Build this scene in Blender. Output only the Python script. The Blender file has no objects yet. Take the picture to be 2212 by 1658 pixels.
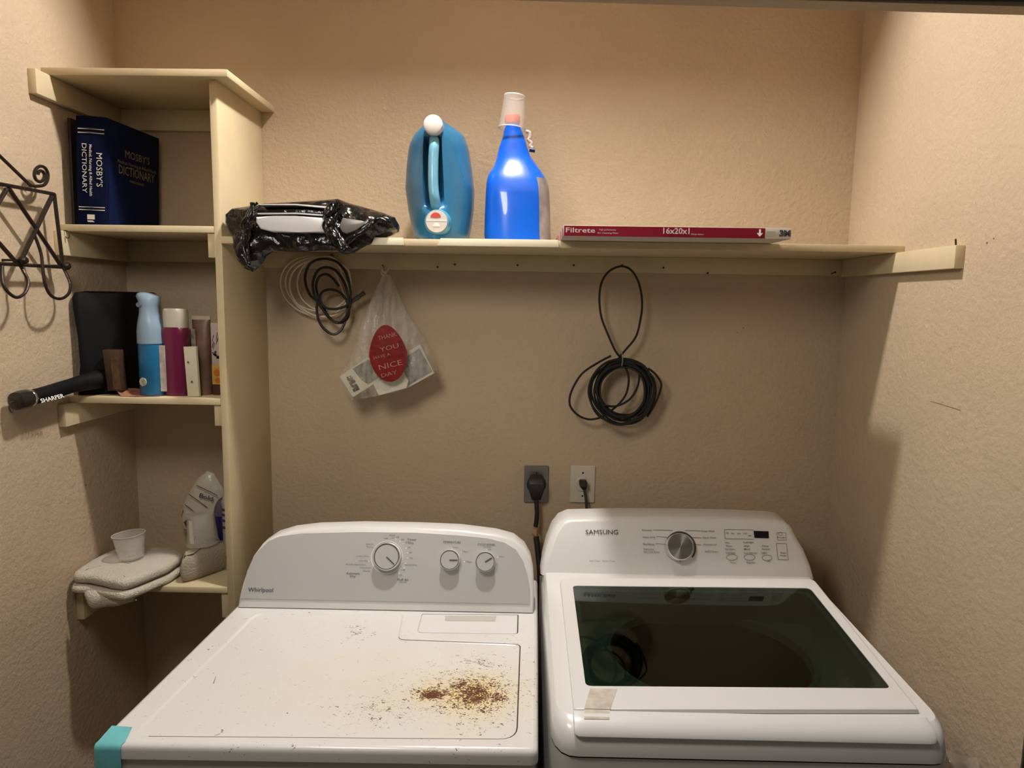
import bpy, bmesh, math, random
from mathutils import Vector, Matrix, noise
from mathutils.geometry import delaunay_2d_cdt
random.seed(7)
V = Vector
PI = math.pi
sc = bpy.context.scene
COL = sc.collection

# ------------------------------------------------------------------ camera
CAM = V((-.0452, -1.9407, 1.663)); FPX = 1478.09
YAW, PITCH, ROLL = -.0115, -.1208, .0146
FW = V((math.sin(YAW)*math.cos(PITCH), math.cos(YAW)*math.cos(PITCH), math.sin(PITCH)))
_r = FW.cross(V((0, 0, 1))).normalized(); _u = _r.cross(FW)
RT = _r*math.cos(ROLL) + _u*math.sin(ROLL); UP = -_r*math.sin(ROLL) + _u*math.cos(ROLL)
cd = bpy.data.cameras.new('camera'); cam = bpy.data.objects.new('camera', cd); COL.objects.link(cam)
cd.sensor_fit = 'HORIZONTAL'; cd.sensor_width = 36; cd.lens = FPX/2212*36; cd.clip_start = .01
m = Matrix((RT, UP, -FW)).transposed().to_4x4(); m.translation = CAM
cam.matrix_world = m
sc.camera = cam

# ------------------------------------------------------------------ light
W = bpy.data.worlds.new('world'); sc.world = W; W.use_nodes = True
W.node_tree.nodes['Background'].inputs[0].default_value = (.95, .86, .74, 1)
W.node_tree.nodes['Background'].inputs[1].default_value = .07
def area(name, loc, target, size, power, col, shape='DISK'):
    l = bpy.data.lights.new(name, 'AREA'); l.shape = shape; l.size = size; l.energy = power; l.color = col
    o = bpy.data.objects.new(name, l); COL.objects.link(o); o.location = loc
    o.rotation_euler = (V(target)-V(loc)).to_track_quat('-Z', 'Y').to_euler()
    return o
_l = bpy.data.lights.new('closet_ceiling_lamp', 'POINT'); _l.energy = 66; _l.color = (1, .95, .90); _l.shadow_soft_size = .045
_o = bpy.data.objects.new('closet_ceiling_lamp', _l); COL.objects.link(_o); _o.location = (-.15, -.54, 2.88)
area('hall_fill_light', (-.55, -1.35, 2.25), (.1, 0, 1.35), .40, 7, (1, .92, .82))  # added fill light, no visible source; lifts the wall below the shelf
sc.view_settings.view_transform = 'Standard'; sc.view_settings.look = 'None'
sc.view_settings.gamma = 1; sc.view_settings.use_curve_mapping = False
sc.view_settings.exposure = 0.27
sc.cycles.max_bounces = 8; sc.cycles.transparent_max_bounces = 12

# ------------------------------------------------------------------ helpers
def ray(px, py):
    return FW + RT*((px-1106)/FPX) - UP*((py-829)/FPX)
def at(px, py, x=None, y=None, z=None):
    d = ray(px, py)
    for i, v in enumerate((x, y, z)):
        if v is not None: return CAM + d*((v-CAM[i])/d[i])
def pl(px, py, P, N):
    d = ray(px, py); return CAM + d*(((P-CAM).dot(N))/d.dot(N))

def mat(name, col, rough=.5, metal=0, spec=.5, bump=0, bscale=80, var=0, vscale=6, alpha=1, trans=0, sss=0, coat=0, stretch=None, dist=.002):
    m = bpy.data.materials.new(name); m.use_nodes = True
    nt = m.node_tree; b = nt.nodes['Principled BSDF']
    b.inputs['Base Color'].default_value = (*col, 1); b.inputs['Roughness'].default_value = rough
    b.inputs['Metallic'].default_value = metal; b.inputs['Specular IOR Level'].default_value = spec
    b.inputs['Alpha'].default_value = alpha; b.inputs['Transmission Weight'].default_value = trans
    b.inputs['Subsurface Weight'].default_value = sss; b.inputs['Coat Weight'].default_value = coat
    if sss: b.inputs['Subsurface Radius'].default_value = (.02, .02, .03)
    L = nt.links
    def coord(scale):
        t = nt.nodes.new('ShaderNodeTexCoord'); mp = nt.nodes.new('ShaderNodeMapping')
        L.new(t.outputs['Object'], mp.inputs[0])
        if stretch: mp.inputs['Scale'].default_value = stretch
        n = nt.nodes.new('ShaderNodeTexNoise'); n.inputs['Scale'].default_value = scale; n.inputs['Detail'].default_value = 5
        L.new(mp.outputs[0], n.inputs['Vector']); return n
    if bump:
        n = coord(bscale); bp = nt.nodes.new('ShaderNodeBump'); bp.inputs['Strength'].default_value = bump
        bp.inputs['Distance'].default_value = dist
        L.new(n.outputs['Fac'], bp.inputs['Height']); L.new(bp.outputs[0], b.inputs['Normal'])
    if var:
        n = coord(vscale); r = nt.nodes.new('ShaderNodeMapRange')
        r.inputs['From Min'].default_value = .3; r.inputs['From Max'].default_value = .7
        r.inputs['To Min'].default_value = 1-var; r.inputs['To Max'].default_value = 1+var
        mx = nt.nodes.new('ShaderNodeMix'); mx.data_type = 'RGBA'; mx.blend_type = 'MULTIPLY'; mx.inputs[0].default_value = 1
        mx.inputs[6].default_value = (*col, 1)
        L.new(n.outputs['Fac'], r.inputs[0]); L.new(r.outputs[0], mx.inputs[7]); L.new(mx.outputs[2], b.inputs['Base Color'])
    return m

def mk(name, geos, mt, root=None, parent=None, base=None, ang=35, kind=None, label=None, cat=None, group=None):
    """one mesh object from (verts, faces) pieces given in world coordinates"""
    vs, fs = [], []
    for g in (geos if isinstance(geos, list) else [geos]):
        o = len(vs); vs += [V(p) for p in g[0]]; fs += [[i+o for i in f] for f in g[1]]
    if root is not None: org = V(root.location)
    elif base is not None: org = V(base)
    else: org = V((0, 0, 0))
    me = bpy.data.meshes.new(name); me.from_pydata([v-org for v in vs], [], fs); me.validate()
    bm = bmesh.new(); bm.from_mesh(me); bmesh.ops.recalc_face_normals(bm, faces=bm.faces); bm.to_mesh(me); bm.free()
    me.shade_smooth(); me.set_sharp_from_angle(angle=math.radians(ang))
    me.materials.append(mt)
    o = bpy.data.objects.new(name, me); COL.objects.link(o)
    if root is None: o.location = org
    else: o.parent = parent or root
    if kind or name in ('lettering', 'dial_marks', 'printed_lines'): o['kind'] = kind or 'stuff'
    if label: o['label'] = label
    if cat: o['category'] = cat
    if group: o['group'] = group
    return o
def thing(name, label, cat, loc, group=None):
    o = bpy.data.objects.new(name, None); COL.objects.link(o); o.location = loc; o.empty_display_size = .03
    o['label'] = label; o['category'] = cat
    if group: o['group'] = group
    return o
def bmgeo(bm):
    bm.verts.ensure_lookup_table(); bm.verts.index_update()
    g = ([v.co.copy() for v in bm.verts], [[v.index for v in f.verts] for f in bm.faces]); bm.free(); return g
def hexa(c, bev=0, seg=2):
    """8 corners: bottom loop of 4, then top loop of 4"""
    bm = bmesh.new(); v = [bm.verts.new(p) for p in c]
    for f in ((3, 2, 1, 0), (4, 5, 6, 7), (0, 1, 5, 4), (1, 2, 6, 5), (2, 3, 7, 6), (3, 0, 4, 7)): bm.faces.new([v[i] for i in f])
    if bev: bmesh.ops.bevel(bm, geom=bm.edges[:], offset=bev, segments=seg, affect='EDGES', profile=.5)
    return bmgeo(bm)
def box(x0, x1, y0, y1, z0, z1, bev=0, seg=2):
    return hexa([(x0, y0, z0), (x1, y0, z0), (x1, y1, z0), (x0, y1, z0), (x0, y0, z1), (x1, y0, z1), (x1, y1, z1), (x0, y1, z1)], bev, seg)
def slab(poly, off, bev=0, seg=2):
    """polygon of 3D points extruded by the vector off"""
    n = len(poly); bm = bmesh.new(); a = [bm.verts.new(p) for p in poly]; b = [bm.verts.new(V(p)+V(off)) for p in poly]
    fa = bm.faces.new(a); bm.faces.new(b[::-1])
    for i in range(n): bm.faces.new((a[i], b[i], b[(i+1) % n], a[(i+1) % n]))
    if bev:
        e = [e for e in fa.edges]; bmesh.ops.bevel(bm, geom=e, offset=bev, segments=seg, affect='EDGES', profile=.5)
    return bmgeo(bm)
def cr(pts, n=6, closed=False):
    pts = [V(p) for p in pts]; out = []; N = len(pts)
    for i in range(N if closed else N-1):
        if closed: p0, p1, p2, p3 = pts[(i-1) % N], pts[i], pts[(i+1) % N], pts[(i+2) % N]
        else: p0, p1, p2, p3 = pts[max(i-1, 0)], pts[i], pts[i+1], pts[min(i+2, N-1)]
        for k in range(n):
            t = k/n; out.append(.5*((2*p1)+(-p0+p2)*t+(2*p0-5*p1+4*p2-p3)*t*t+(-p0+3*p1-3*p2+p3)*t**3))
    if not closed: out.append(pts[-1])
    return out
def tube(pts, r, seg=8, n=5, closed=False, flat=1):
    P = cr(pts, n, closed) if n > 1 else [V(p) for p in pts]; N = len(P); vs, fs = [], []
    rr = r if callable(r) else (lambda t: r)
    up = None
    for i, p in enumerate(P):
        t = (P[(i+1) % N]-P[i-1]) if closed else (P[min(i+1, N-1)]-P[max(i-1, 0)])
        t = t.normalized() if t.length > 1e-9 else V((0, 0, 1))
        if up is None:
            up = V((0, 1, 0)) if abs(t.y) < .9 else V((1, 0, 0))
        up = (up - t*up.dot(t)).normalized(); s = t.cross(up); q = rr(i/max(N-1, 1))
        for k in range(seg):
            a = 2*PI*k/seg; vs.append(p + up*(q*flat*math.cos(a)) + s*(q*math.sin(a)))
    for i in range(N if closed else N-1):
        for k in range(seg):
            a = i*seg; b = ((i+1) % N)*seg
            fs.append([a+k, a+(k+1) % seg, b+(k+1) % seg, b+k])
    if not closed: fs.append(list(range(seg))[::-1]); fs.append([(N-1)*seg+k for k in range(seg)])
    return vs, fs
def lathe(prof, org, axis=(0, 0, 1), seg=28, cap=True, up=None):
    ax = V(axis).normalized(); a = V(up) if up else (V((0, 0, 1)) if abs(ax.z) < .9 else V((1, 0, 0)))
    a = (a-ax*a.dot(ax)).normalized(); b = ax.cross(a); vs, fs = [], []
    for r, h in prof:
        for k in range(seg):
            t = 2*PI*k/seg; vs.append(V(org)+ax*h+(a*math.cos(t)+b*math.sin(t))*r)
    for i in range(len(prof)-1):
        for k in range(seg): fs.append([i*seg+k, i*seg+(k+1) % seg, (i+1)*seg+(k+1) % seg, (i+1)*seg+k])
    if cap:
        fs.append(list(range(seg))[::-1]); fs.append([(len(prof)-1)*seg+k for k in range(seg)])
    return vs, fs
def loft(rings, cap=True):
    n = len(rings[0]); vs = [V(p) for r in rings for p in r]; fs = []
    for i in range(len(rings)-1):
        for k in range(n): fs.append([i*n+k, i*n+(k+1) % n, (i+1)*n+(k+1) % n, (i+1)*n+k])
    if cap: fs.append(list(range(n))[::-1]); fs.append([(len(rings)-1)*n+k for k in range(n)])
    return vs, fs
def inside(p, poly):
    c = False; n = len(poly)
    for i in range(n):
        a, b = poly[i], poly[i-1]
        if (a[1] > p[1]) != (b[1] > p[1]) and p[0] < (b[0]-a[0])*(p[1]-a[1])/(b[1]-a[1])+a[0]: c = not c
    return c
def segd(p, a, b):
    ab = (b[0]-a[0], b[1]-a[1]); l = ab[0]**2+ab[1]**2
    t = 0 if l == 0 else max(0, min(1, ((p[0]-a[0])*ab[0]+(p[1]-a[1])*ab[1])/l))
    return math.hypot(p[0]-a[0]-t*ab[0], p[1]-a[1]-t*ab[1])
def sheet(outer, holes, f):
    """flat sheet with holes; 2D polygons mapped to 3D by f(u, v)"""
    vs = []; es = []
    for poly in [outer]+holes:
        o = len(vs); vs += [V((p[0], p[1])) for p in poly]; n = len(poly)
        es += [(o+i, o+(i+1) % n) for i in range(n)]
    r = delaunay_2d_cdt(vs, es, [], 0, 1e-7); V2, F2 = r[0], r[2]; out = []
    for t in F2:
        c = ((sum(V2[i].x for i in t))/3, (sum(V2[i].y for i in t))/3)
        if inside(c, outer) and not any(inside(c, h) for h in holes): out.append(list(t))
    return [f(v.x, v.y) for v in V2], out
def offs(poly, dx, dy=None):
    dy = dx if dy is None else dy; n = len(poly)
    A = sum(poly[i-1][0]*poly[i][1]-poly[i][0]*poly[i-1][1] for i in range(n)); s = 1 if A > 0 else -1; out = []
    for i in range(n):
        a, b, c = poly[i-1], poly[i], poly[(i+1) % n]
        def nn(p, q):
            d = (q[0]-p[0], q[1]-p[1]); l = math.hypot(*d) or 1; return (d[1]/l*s, -d[0]/l*s)
        n1, n2 = nn(a, b), nn(b, c); k = 1+n1[0]*n2[0]+n1[1]*n2[1]; k = max(k, .3)
        out.append((b[0]+(n1[0]+n2[0])/k*dx, b[1]+(n1[1]+n2[1])/k*dy))
    return out
def rpoly(pts, rad, n=4):
    out = []; N = len(pts)
    for i in range(N):
        a, b, c = V(pts[i-1][:2]), V(pts[i][:2]), V(pts[(i+1) % N][:2])
        r = rad[i] if isinstance(rad, (list, tuple)) else rad
        if r == 0: out.append(tuple(b)); continue
        p, q = b+(a-b).normalized()*r, b+(c-b).normalized()*r
        for k in range(n+1):
            t = k/n; out.append(tuple(p*(1-t)**2+b*2*t*(1-t)+q*t*t))
    return out
def band(polys3, cap=False):
    return loft(polys3, cap)
def pillow(sil, f, T, step=.012, nz=.004, nf=25, power=.5, back=.6, seed=0, wr=0, wdir=None, front_only=False):
    """puffed bag from a 2D silhouette; f(u, v, w) maps to 3D with w towards the viewer"""
    n = len(sil); b = []
    for i in range(n):
        a, c = sil[i], sil[(i+1) % n]; k = max(1, int(math.hypot(c[0]-a[0], c[1]-a[1])/step))
        b += [(a[0]+(c[0]-a[0])*j/k, a[1]+(c[1]-a[1])*j/k) for j in range(k)]
    pts = list(b); x0 = min(p[0] for p in b); x1 = max(p[0] for p in b); y0 = min(p[1] for p in b); y1 = max(p[1] for p in b)
    rnd = random.Random(seed); y = y0; D = []
    nb = len(b)
    while y < y1:
        x = x0
        while x < x1:
            p = (x+rnd.uniform(-.25, .25)*step, y+rnd.uniform(-.25, .25)*step)
            if inside(p, b) and min(segd(p, b[i-1], b[i]) for i in range(nb)) > step*.4: pts.append(p)
            x += step
        y += step
    r = delaunay_2d_cdt([V(p) for p in pts], [(i, (i+1) % nb) for i in range(nb)], [], 0, 1e-7); P2, F2 = r[0], r[2]
    F = [list(t) for t in F2 if inside((sum(P2[i].x for i in t)/3, sum(P2[i].y for i in t)/3), b)]
    ds = [min(segd(p, b[i-1], b[i]) for i in range(nb)) for p in P2]; dm = max(ds)
    vs = []; back_i = {}
    for i, p in enumerate(P2):
        t = min(1, ds[i]/dm); h = T*(1-(1-t)**2)**power
        w = noise.fractal(V((p.x*nf, p.y*nf, seed)), 1, 2, 4)*nz*(0 if ds[i] < 1e-5 else 1)
        if wr: w += wr*math.sin(wdir(p.x, p.y))*min(1, ds[i]/dm*3)
        vs.append(f(p.x, p.y, h+w))
    fs = list(F)
    if front_only: return vs, fs
    for i, p in enumerate(P2):
        if ds[i] < 1e-5: back_i[i] = i
        else:
            t = min(1, ds[i]/dm); h = T*(1-(1-t)**2)**power; back_i[i] = len(vs); vs.append(f(p.x, p.y, -h*back))
    fs += [[back_i[i] for i in t[::-1]] for t in F]
    return vs, fs
_txt = {}
def txt(s, left, right, upv, h, lift=.0008, bold=0, nrm=None):
    """lettering as geometry: baseline from left to right, upright along upv, capital height h"""
    c = bpy.data.curves.new('t', 'FONT'); c.body = s; c.resolution_u = 2; c.offset = bold
    o = bpy.data.objects.new('t', c); COL.objects.link(o)
    dg = bpy.context.evaluated_depsgraph_get(); me = bpy.data.meshes.new_from_object(o.evaluated_get(dg))
    xs = [v.co.x for v in me.vertices]; x0, x1 = min(xs), max(xs)
    L, R_ = V(left), V(right); X = R_-L; U = V(upv); U = (U-X.normalized()*U.dot(X.normalized())).normalized()
    N = X.normalized().cross(U); N = N if nrm is None else V(nrm).normalized()
    vs = [L + X*((v.co.x-x0)/(x1-x0)) + U*(v.co.y/.7*h) + N*lift for v in me.vertices]
    fs = [list(p.vertices) for p in me.polygons]
    bpy.data.objects.remove(o); bpy.data.curves.remove(c); bpy.data.meshes.remove(me)
    return vs, fs
def quad(pts): return [V(p) for p in pts], [list(range(len(pts)))]

# ------------------------------------------------------------------ materials
def wall_mat():
    m = mat('painted_wall', (.50, .385, .262), .75, spec=.25)
    nt = m.node_tree; L = nt.links; b = nt.nodes['Principled BSDF']
    tc = nt.nodes.new('ShaderNodeTexCoord')
    n1 = nt.nodes.new('ShaderNodeTexNoise'); n1.inputs['Scale'].default_value = 75; n1.inputs['Detail'].default_value = 6; n1.inputs['Roughness'].default_value = .62
    n2 = nt.nodes.new('ShaderNodeTexNoise'); n2.inputs['Scale'].default_value = 9; n2.inputs['Detail'].default_value = 3
    for n in (n1, n2): L.new(tc.outputs['Object'], n.inputs['Vector'])
    bp = nt.nodes.new('ShaderNodeBump'); bp.inputs['Strength'].default_value = .8; bp.inputs['Distance'].default_value = .004
    ml = nt.nodes.new('ShaderNodeMath'); ml.operation = 'MULTIPLY_ADD'; ml.inputs[1].default_value = .6
    L.new(n2.outputs['Fac'], ml.inputs[0]); L.new(n1.outputs['Fac'], ml.inputs[2]); L.new(ml.outputs[0], bp.inputs['Height']); L.new(bp.outputs[0], b.inputs['Normal'])
    n3 = nt.nodes.new('ShaderNodeTexNoise'); n3.inputs['Scale'].default_value = 2.2; n3.inputs['Detail'].default_value = 4
    L.new(tc.outputs['Object'], n3.inputs['Vector'])
    cr_ = nt.nodes.new('ShaderNodeValToRGB'); e = cr_.color_ramp.elements
    e[0].position = .3; e[0].color = (.50, .39, .265, 1); e[1].position = .7; e[1].color = (.55, .43, .30, 1)
    L.new(n3.outputs['Fac'], cr_.inputs[0]); L.new(cr_.outputs[0], b.inputs['Base Color'])
    return m
M = {}
M['wall'] = wall_mat()
M['paint'] = mat('cream_painted_wood', (.60, .50, .315), .45, spec=.4, bump=.25, bscale=45, var=.05, vscale=12)
M['strip'] = mat('cream_strip', (.74, .68, .50), .5, bump=.2, bscale=90)
M['enamel'] = mat('white_enamel', (.77, .76, .745), .28, coat=.3)
M['plastic_white'] = mat('white_plastic', (.75, .74, .725), .33)
M['grey_panel'] = mat('silver_grey_panel', (.52, .52, .505), .42, metal=.15)
M['chrome'] = mat('chrome', (.75, .74, .72), .18, metal=1)
M['black'] = mat('black_plastic', (.012, .012, .012), .4)
M['rubber'] = mat('black_rubber', (.014, .014, .013), .45)
M['bagblack'] = mat('black_bag_film', (.006, .005, .005), .16, spec=.6, bump=.7, bscale=38, dist=.008)
M['ink'] = mat('dark_ink', (.05, .05, .05), .6)
M['inkfaint'] = mat('grey_ink', (.16, .155, .15), .6)
M['inkwhite'] = mat('white_ink', (.85, .85, .82), .6)
M['iron'] = mat('wrought_iron', (.035, .025, .018), .35, metal=.6, bump=.3, bscale=120)
M['nail'] = mat('rusty_nail', (.06, .03, .015), .6, metal=.4)

# ------------------------------------------------------------------ setting
XL, XR, YF, ZC = -1.161, .858, -.80, 2.98
mk('wall_back', box(XL-.1, XR+.1, 0, .1, 0, ZC), M['wall'], kind='structure')
mk('wall_left', box(XL-.1, XL, YF, 0, 0, ZC), M['wall'], kind='structure')
mk('wall_right', box(XR, XR+.1, YF, 0, 0, ZC), M['wall'], kind='structure')
mk('ceiling', box(XL-.1, XR+.1, YF-.1, .1, ZC, ZC+.05), mat('ceiling_paint', (.62, .55, .44), .8, bump=.4, bscale=60), kind='structure')
mk('floor', box(XL-.1, XR+.1, -3.6, .1, -.05, 0), mat('floor_tile', (.30, .23, .16), .5, var=.15, vscale=4), kind='structure')
hz0 = at(1300, 0, y=YF).z; hz1 = at(2212, 27, y=YF).z
mk('trim_1', hexa([(XL-.1, YF-.03, hz0+.02), (XR+.1, YF-.03, hz1-.008), (XR+.1, YF, hz1-.008), (XL-.1, YF, hz0+.02),
                   (XL-.1, YF-.03, ZC), (XR+.1, YF-.03, ZC), (XR+.1, YF, ZC), (XL-.1, YF, ZC)]), M['wall'], kind='structure')
M['darkframe'] = mat('dark_frame', (.018, .016, .012), .5)
mk('trim_2', box(XL-.1, XR+.1, YF-.10, YF-.031, hz1+.003, ZC, .002), M['darkframe'], kind='structure')
mk('trim_3', box(XR+.001, XR+.1, YF-.10, YF-.001, 0, hz1, .002), M['darkframe'], kind='structure')
mk('trim_4', box(XL-.1, XL-.001, YF-.10, YF-.001, 0, hz1, .002), M['darkframe'], kind='structure')

# ------------------------------------------------------------------ shelf unit on the left
P = M['paint']
t = thing('shelf_unit', 'cream painted built-in shelf unit with four boards against the left wall', 'shelf unit', (-.97, -.14, .86))
FY = -.28; PX0, PX1 = -.783, -.765
mk('side_panel', box(PX0, PX1, FY, 0, .855, 2.165, .002), P, t)
mk('top_board', box(XL, -.729, -.302, 0, 2.165, 2.182, .002), P, t)
for z0, y0 in ((1.814, FY), (1.397, FY), (.911, FY)):
    mk('shelf_board', box(XL, PX0, y0, 0, z0, z0+.016, .0018), P, t)
for z1, h, ye in ((2.165, .054, -.348), (1.814, .058, -.295), (1.397, .053, -.322), (.911, .068, -.30)):
    mk('cleat', box(XL, XL+.019, ye, 0, z1-h, z1, .0015), P, t)
    if z1 < 2: mk('cleat', box(PX0-.019, PX0, FY+.006, 0, z1-h, z1, .0015), P, t)
for z1, h in ((2.165, .055), (1.814, .057)):
    mk('cleat', box(XL+.019, PX0-(.019 if z1 < 2 else 0), -.019, 0, z1-h, z1, .0015), P, t)
hk = at(138, 505, x=XL+.019); c = V((XL+.019, -.285, hk.z))
mk('cup_hook', [tube([c+V((0, 0, .008)), c+V((.006, 0, .008)), c+V((.012, 0, .003)), c+V((.012, 0, -.006)), c+V((.007, 0, -.010)), c+V((.003, 0, -.006))], .0012, 6)],
   M['nail'], t, label='small dark screw hook')

# ------------------------------------------------------------------ long wall shelf
ZS = 1.789; ZT = 1.806; SY = -.288
t = thing('wall_shelf', 'long cream wooden wall shelf above the appliances', 'shelf', (.05, -.14, ZS))
mk('shelf_board', box(PX1, XR, SY, 0, ZS, ZT, .002), P, t)
bc = mk('cleat', box(PX1, XR-.02, -.019, 0, ZS-.044, ZS, .0015), P, t)
mk('cleat', box(XR-.02, XR, -.512, 0, ZS-.047, ZS, .0015), P, t)
NAILS = [(721, 553), (830, 577), (946, 577), (983, 571), (1118, 573), (1239, 573), (1341, 576), (1432, 578), (1527, 590), (1796, 591)]
for i, (px, py) in enumerate(NAILS):
    q = at(px, py, y=-.019); L_ = .022 if i in (0, 1, 6, 9) else .008
    mk('nail', [tube([q+V((0, .001, 0)), q+V((0, -L_, .003 if L_ > .01 else 0))], .0015, 6, 1), lathe([(.0028, 0), (.003, .001), (.002, .0018)], q+V((0, -L_, .003 if L_ > .01 else 0)), (0, -1, 0), 8)], M['nail'], t)
q = at(2072, 530, y=-.50); q.x = XR-.012
mk('nail', tube([q+V((-.006, -.006, .012)), q+V((.004, .006, -.006))], .0018, 6, 1), M['nail'], t)
for i, (a, b_, lb) in enumerate((((805, 513), (871, 527), 'short cream raised strip on the shelf front beside the black bag'), ((948, 516), (1205, 531), 'longer cream raised strip on the shelf front under the two blue bottles'))):
    A = at(a[0], a[1], y=SY-.006); B_ = at(b_[0], b_[1], y=SY-.006)  # paler raised strip over part of the shelf front
    mk('raised_strip', hexa([(A.x-.004, SY-.007, ZS+.001), (B_.x+.003, SY-.007, ZS+.001), (B_.x+.003, SY-.0005, ZS+.001), (A.x-.004, SY-.0005, ZS+.001),
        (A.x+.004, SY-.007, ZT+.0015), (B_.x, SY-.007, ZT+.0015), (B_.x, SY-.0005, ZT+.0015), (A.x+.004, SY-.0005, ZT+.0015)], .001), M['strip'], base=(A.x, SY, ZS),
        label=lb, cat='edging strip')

# ------------------------------------------------------------------ dryer
def dryer_top_mat():
    m = mat('worn_enamel_top', (.80, .775, .745), .3, coat=.25)
    nt = m.node_tree; L = nt.links; b = nt.nodes['Principled BSDF']
    N = nt.nodes.new
    tc = N('ShaderNodeTexCoord')
    def math_(op, a, b2=None, c=None):
        n = N('ShaderNodeMath'); n.operation = op
        for i, v in enumerate((a, b2, c)):
            if v is None: continue
            if hasattr(v, 'links') or hasattr(v, 'node'): L.new(v, n.inputs[i])
            else: n.inputs[i].default_value = v
        return n.outputs[0]
    def blob(cx, cy, rx, ry):
        mp = N('ShaderNodeMapping'); mp.inputs['Location'].default_value = (-cx/rx, -cy/ry, 0); mp.inputs['Scale'].default_value = (1/rx, 1/ry, 0)
        L.new(tc.outputs['Object'], mp.inputs[0]); ln = N('ShaderNodeVectorMath'); ln.operation = 'LENGTH'; L.new(mp.outputs[0], ln.inputs[0])
        d2 = math_('MULTIPLY', ln.outputs['Value'], ln.outputs['Value']); return math_('POWER', 2.718, math_('MULTIPLY', d2, -1.0))
    def nz(scale, dist=0, st=(1, 1, 1), rough=.6):
        mp = N('ShaderNodeMapping'); mp.inputs['Scale'].default_value = st; L.new(tc.outputs['Object'], mp.inputs[0])
        n = N('ShaderNodeTexNoise'); n.inputs['Scale'].default_value = scale; n.inputs['Detail'].default_value = 6; n.inputs['Roughness'].default_value = rough
        n.inputs['Distortion'].default_value = dist; L.new(mp.outputs[0], n.inputs['Vector']); return n.outputs['Fac']
    def loc(px, py): p = at(px, py, z=.915); return p.x-DR.x, p.y-DR.y
    b1 = blob(*loc(1028, 1495), .062, .062); b2 = blob(*loc(928, 1495), .030, .024); b3 = blob(*loc(1010, 1490), .14, .12)
    b4 = blob(*loc(775, 1362), .035, .035); b5 = blob(*loc(800, 1530), .07, .06); b6 = blob(*loc(880, 1480), .30, .16); b7 = blob(*loc(1040, 1425), .05, .03)
    s = math_('ADD', math_('MULTIPLY', b1, .118), math_('MULTIPLY', b2, .13))
    s = math_('ADD', s, math_('MULTIPLY', b3, .075)); s = math_('ADD', s, math_('MULTIPLY', b4, .085)); s = math_('ADD', s, math_('MULTIPLY', b5, .06)); s = math_('ADD', s, math_('MULTIPLY', b7, .05))
    n1 = math_('ADD', math_('MULTIPLY', nz(150, 1.4, (1, 1.5, 1), .6), .72), math_('MULTIPLY', nz(45, .6, (1, 1, 1), .5), .28))
    rust = N('ShaderNodeMapRange'); L.new(math_('ADD', n1, s), rust.inputs[0])
    rust.inputs['From Min'].default_value = .635; rust.inputs['From Max'].default_value = .655
    n2 = nz(9, 0)
    ye = math_('MULTIPLY', b6, math_('MULTIPLY_ADD', n2, 1.6, -.25))
    yb = math_('MULTIPLY', math_('ADD', b1, math_('MULTIPLY', b2, .8)), math_('MULTIPLY_ADD', nz(60, 1), 1.8, .0))
    def mix(f, a, c):
        n = N('ShaderNodeMix'); n.data_type = 'RGBA'; n.clamp_factor = True
        L.new(f, n.inputs[0])
        if isinstance(a, tuple): n.inputs[6].default_value = (*a, 1)
        else: L.new(a, n.inputs[6])
        n.inputs[7].default_value = (*c, 1); return n.outputs[2]
    c0 = mix(ye, (.78, .765, .75), (.78, .70, .54)); c1 = mix(yb, c0, (.88, .70, .28)); c2 = mix(rust.outputs[0], c1, (.10, .030, .008))
    # faint scratches and grime specks everywhere
    sp = N('ShaderNodeMapRange'); L.new(nz(95, 2.5, (1, 2.2, 1), .5), sp.inputs[0]); sp.inputs['From Min'].default_value = .79; sp.inputs['From Max'].default_value = .81
    c3 = mix(sp.outputs[0], c2, (.25, .20, .15))
    L.new(c3, b.inputs['Base Color'])
    r = N('ShaderNodeMapRange'); L.new(rust.outputs[0], r.inputs[0]); r.inputs['To Min'].default_value = .28; r.inputs['To Max'].default_value = .8
    L.new(r.outputs[0], b.inputs['Roughness'])
    return m
DZ = .915
DR = V((-.37, -.55, 0))
t = thing('clothes_dryer', 'white top-control clothes dryer with grey console and rusted worn top', 'dryer', DR)
BL, BR, FL, FR = at(507, 1310, z=DZ), at(1162, 1322, z=DZ), at(202, 1607, z=DZ), at(1163, 1622, z=DZ)
ed = (BL-FL).normalized(); er = (BR-FR).normalized()
BL2, BR2 = BL+ed*.20, BR+er*.20
outer = rpoly([FL, FR, BR2, BL2], [.006, .014, .01, .01], 3)
# recessed L-shaped work area
rp = [at(*p, z=DZ) for p in [(553, 1322), (873, 1325), (863, 1379), (1126, 1389), (1119, 1597), (281, 1590)]]
rec = rpoly(rp, [.03, .012, .012, .016, .035, .03], 5)
dp = [at(*p, z=DZ) for p in [(913, 1326), (1118, 1328), (1117, 1368), (903, 1365)]]
door = rpoly(dp, [.001, .001, .008, .008], 4)
lip = offs(outer, -.009)
f0 = lambda z: (lambda x, y: V((x, y, z)))
rin = offs(rec, -.005)
mid = offs(rec, -.0015)
up3 = lambda poly, z: [V((p[0], p[1], z)) for p in poly]
g = [sheet(lip, [rec, offs(door, .0025)], f0(DZ)), loft([up3(lip, DZ), up3(offs(outer, -.004), DZ-.0018), up3(offs(outer, -.001), DZ-.006), up3(outer, DZ-.012), up3(outer, DZ-.026), up3(offs(outer, -.004), DZ-.028)], False),
     loft([up3(rec, DZ), up3(mid, DZ-.0006), up3(rin, DZ-.003)], False), sheet(rin, [], f0(DZ-.003)),
     loft([up3(offs(door, .0025), DZ), up3(offs(door, .0022), DZ-.004), up3(door, DZ-.004)], False)]
mk('top_panel', g, dryer_top_mat(), t)
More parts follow.
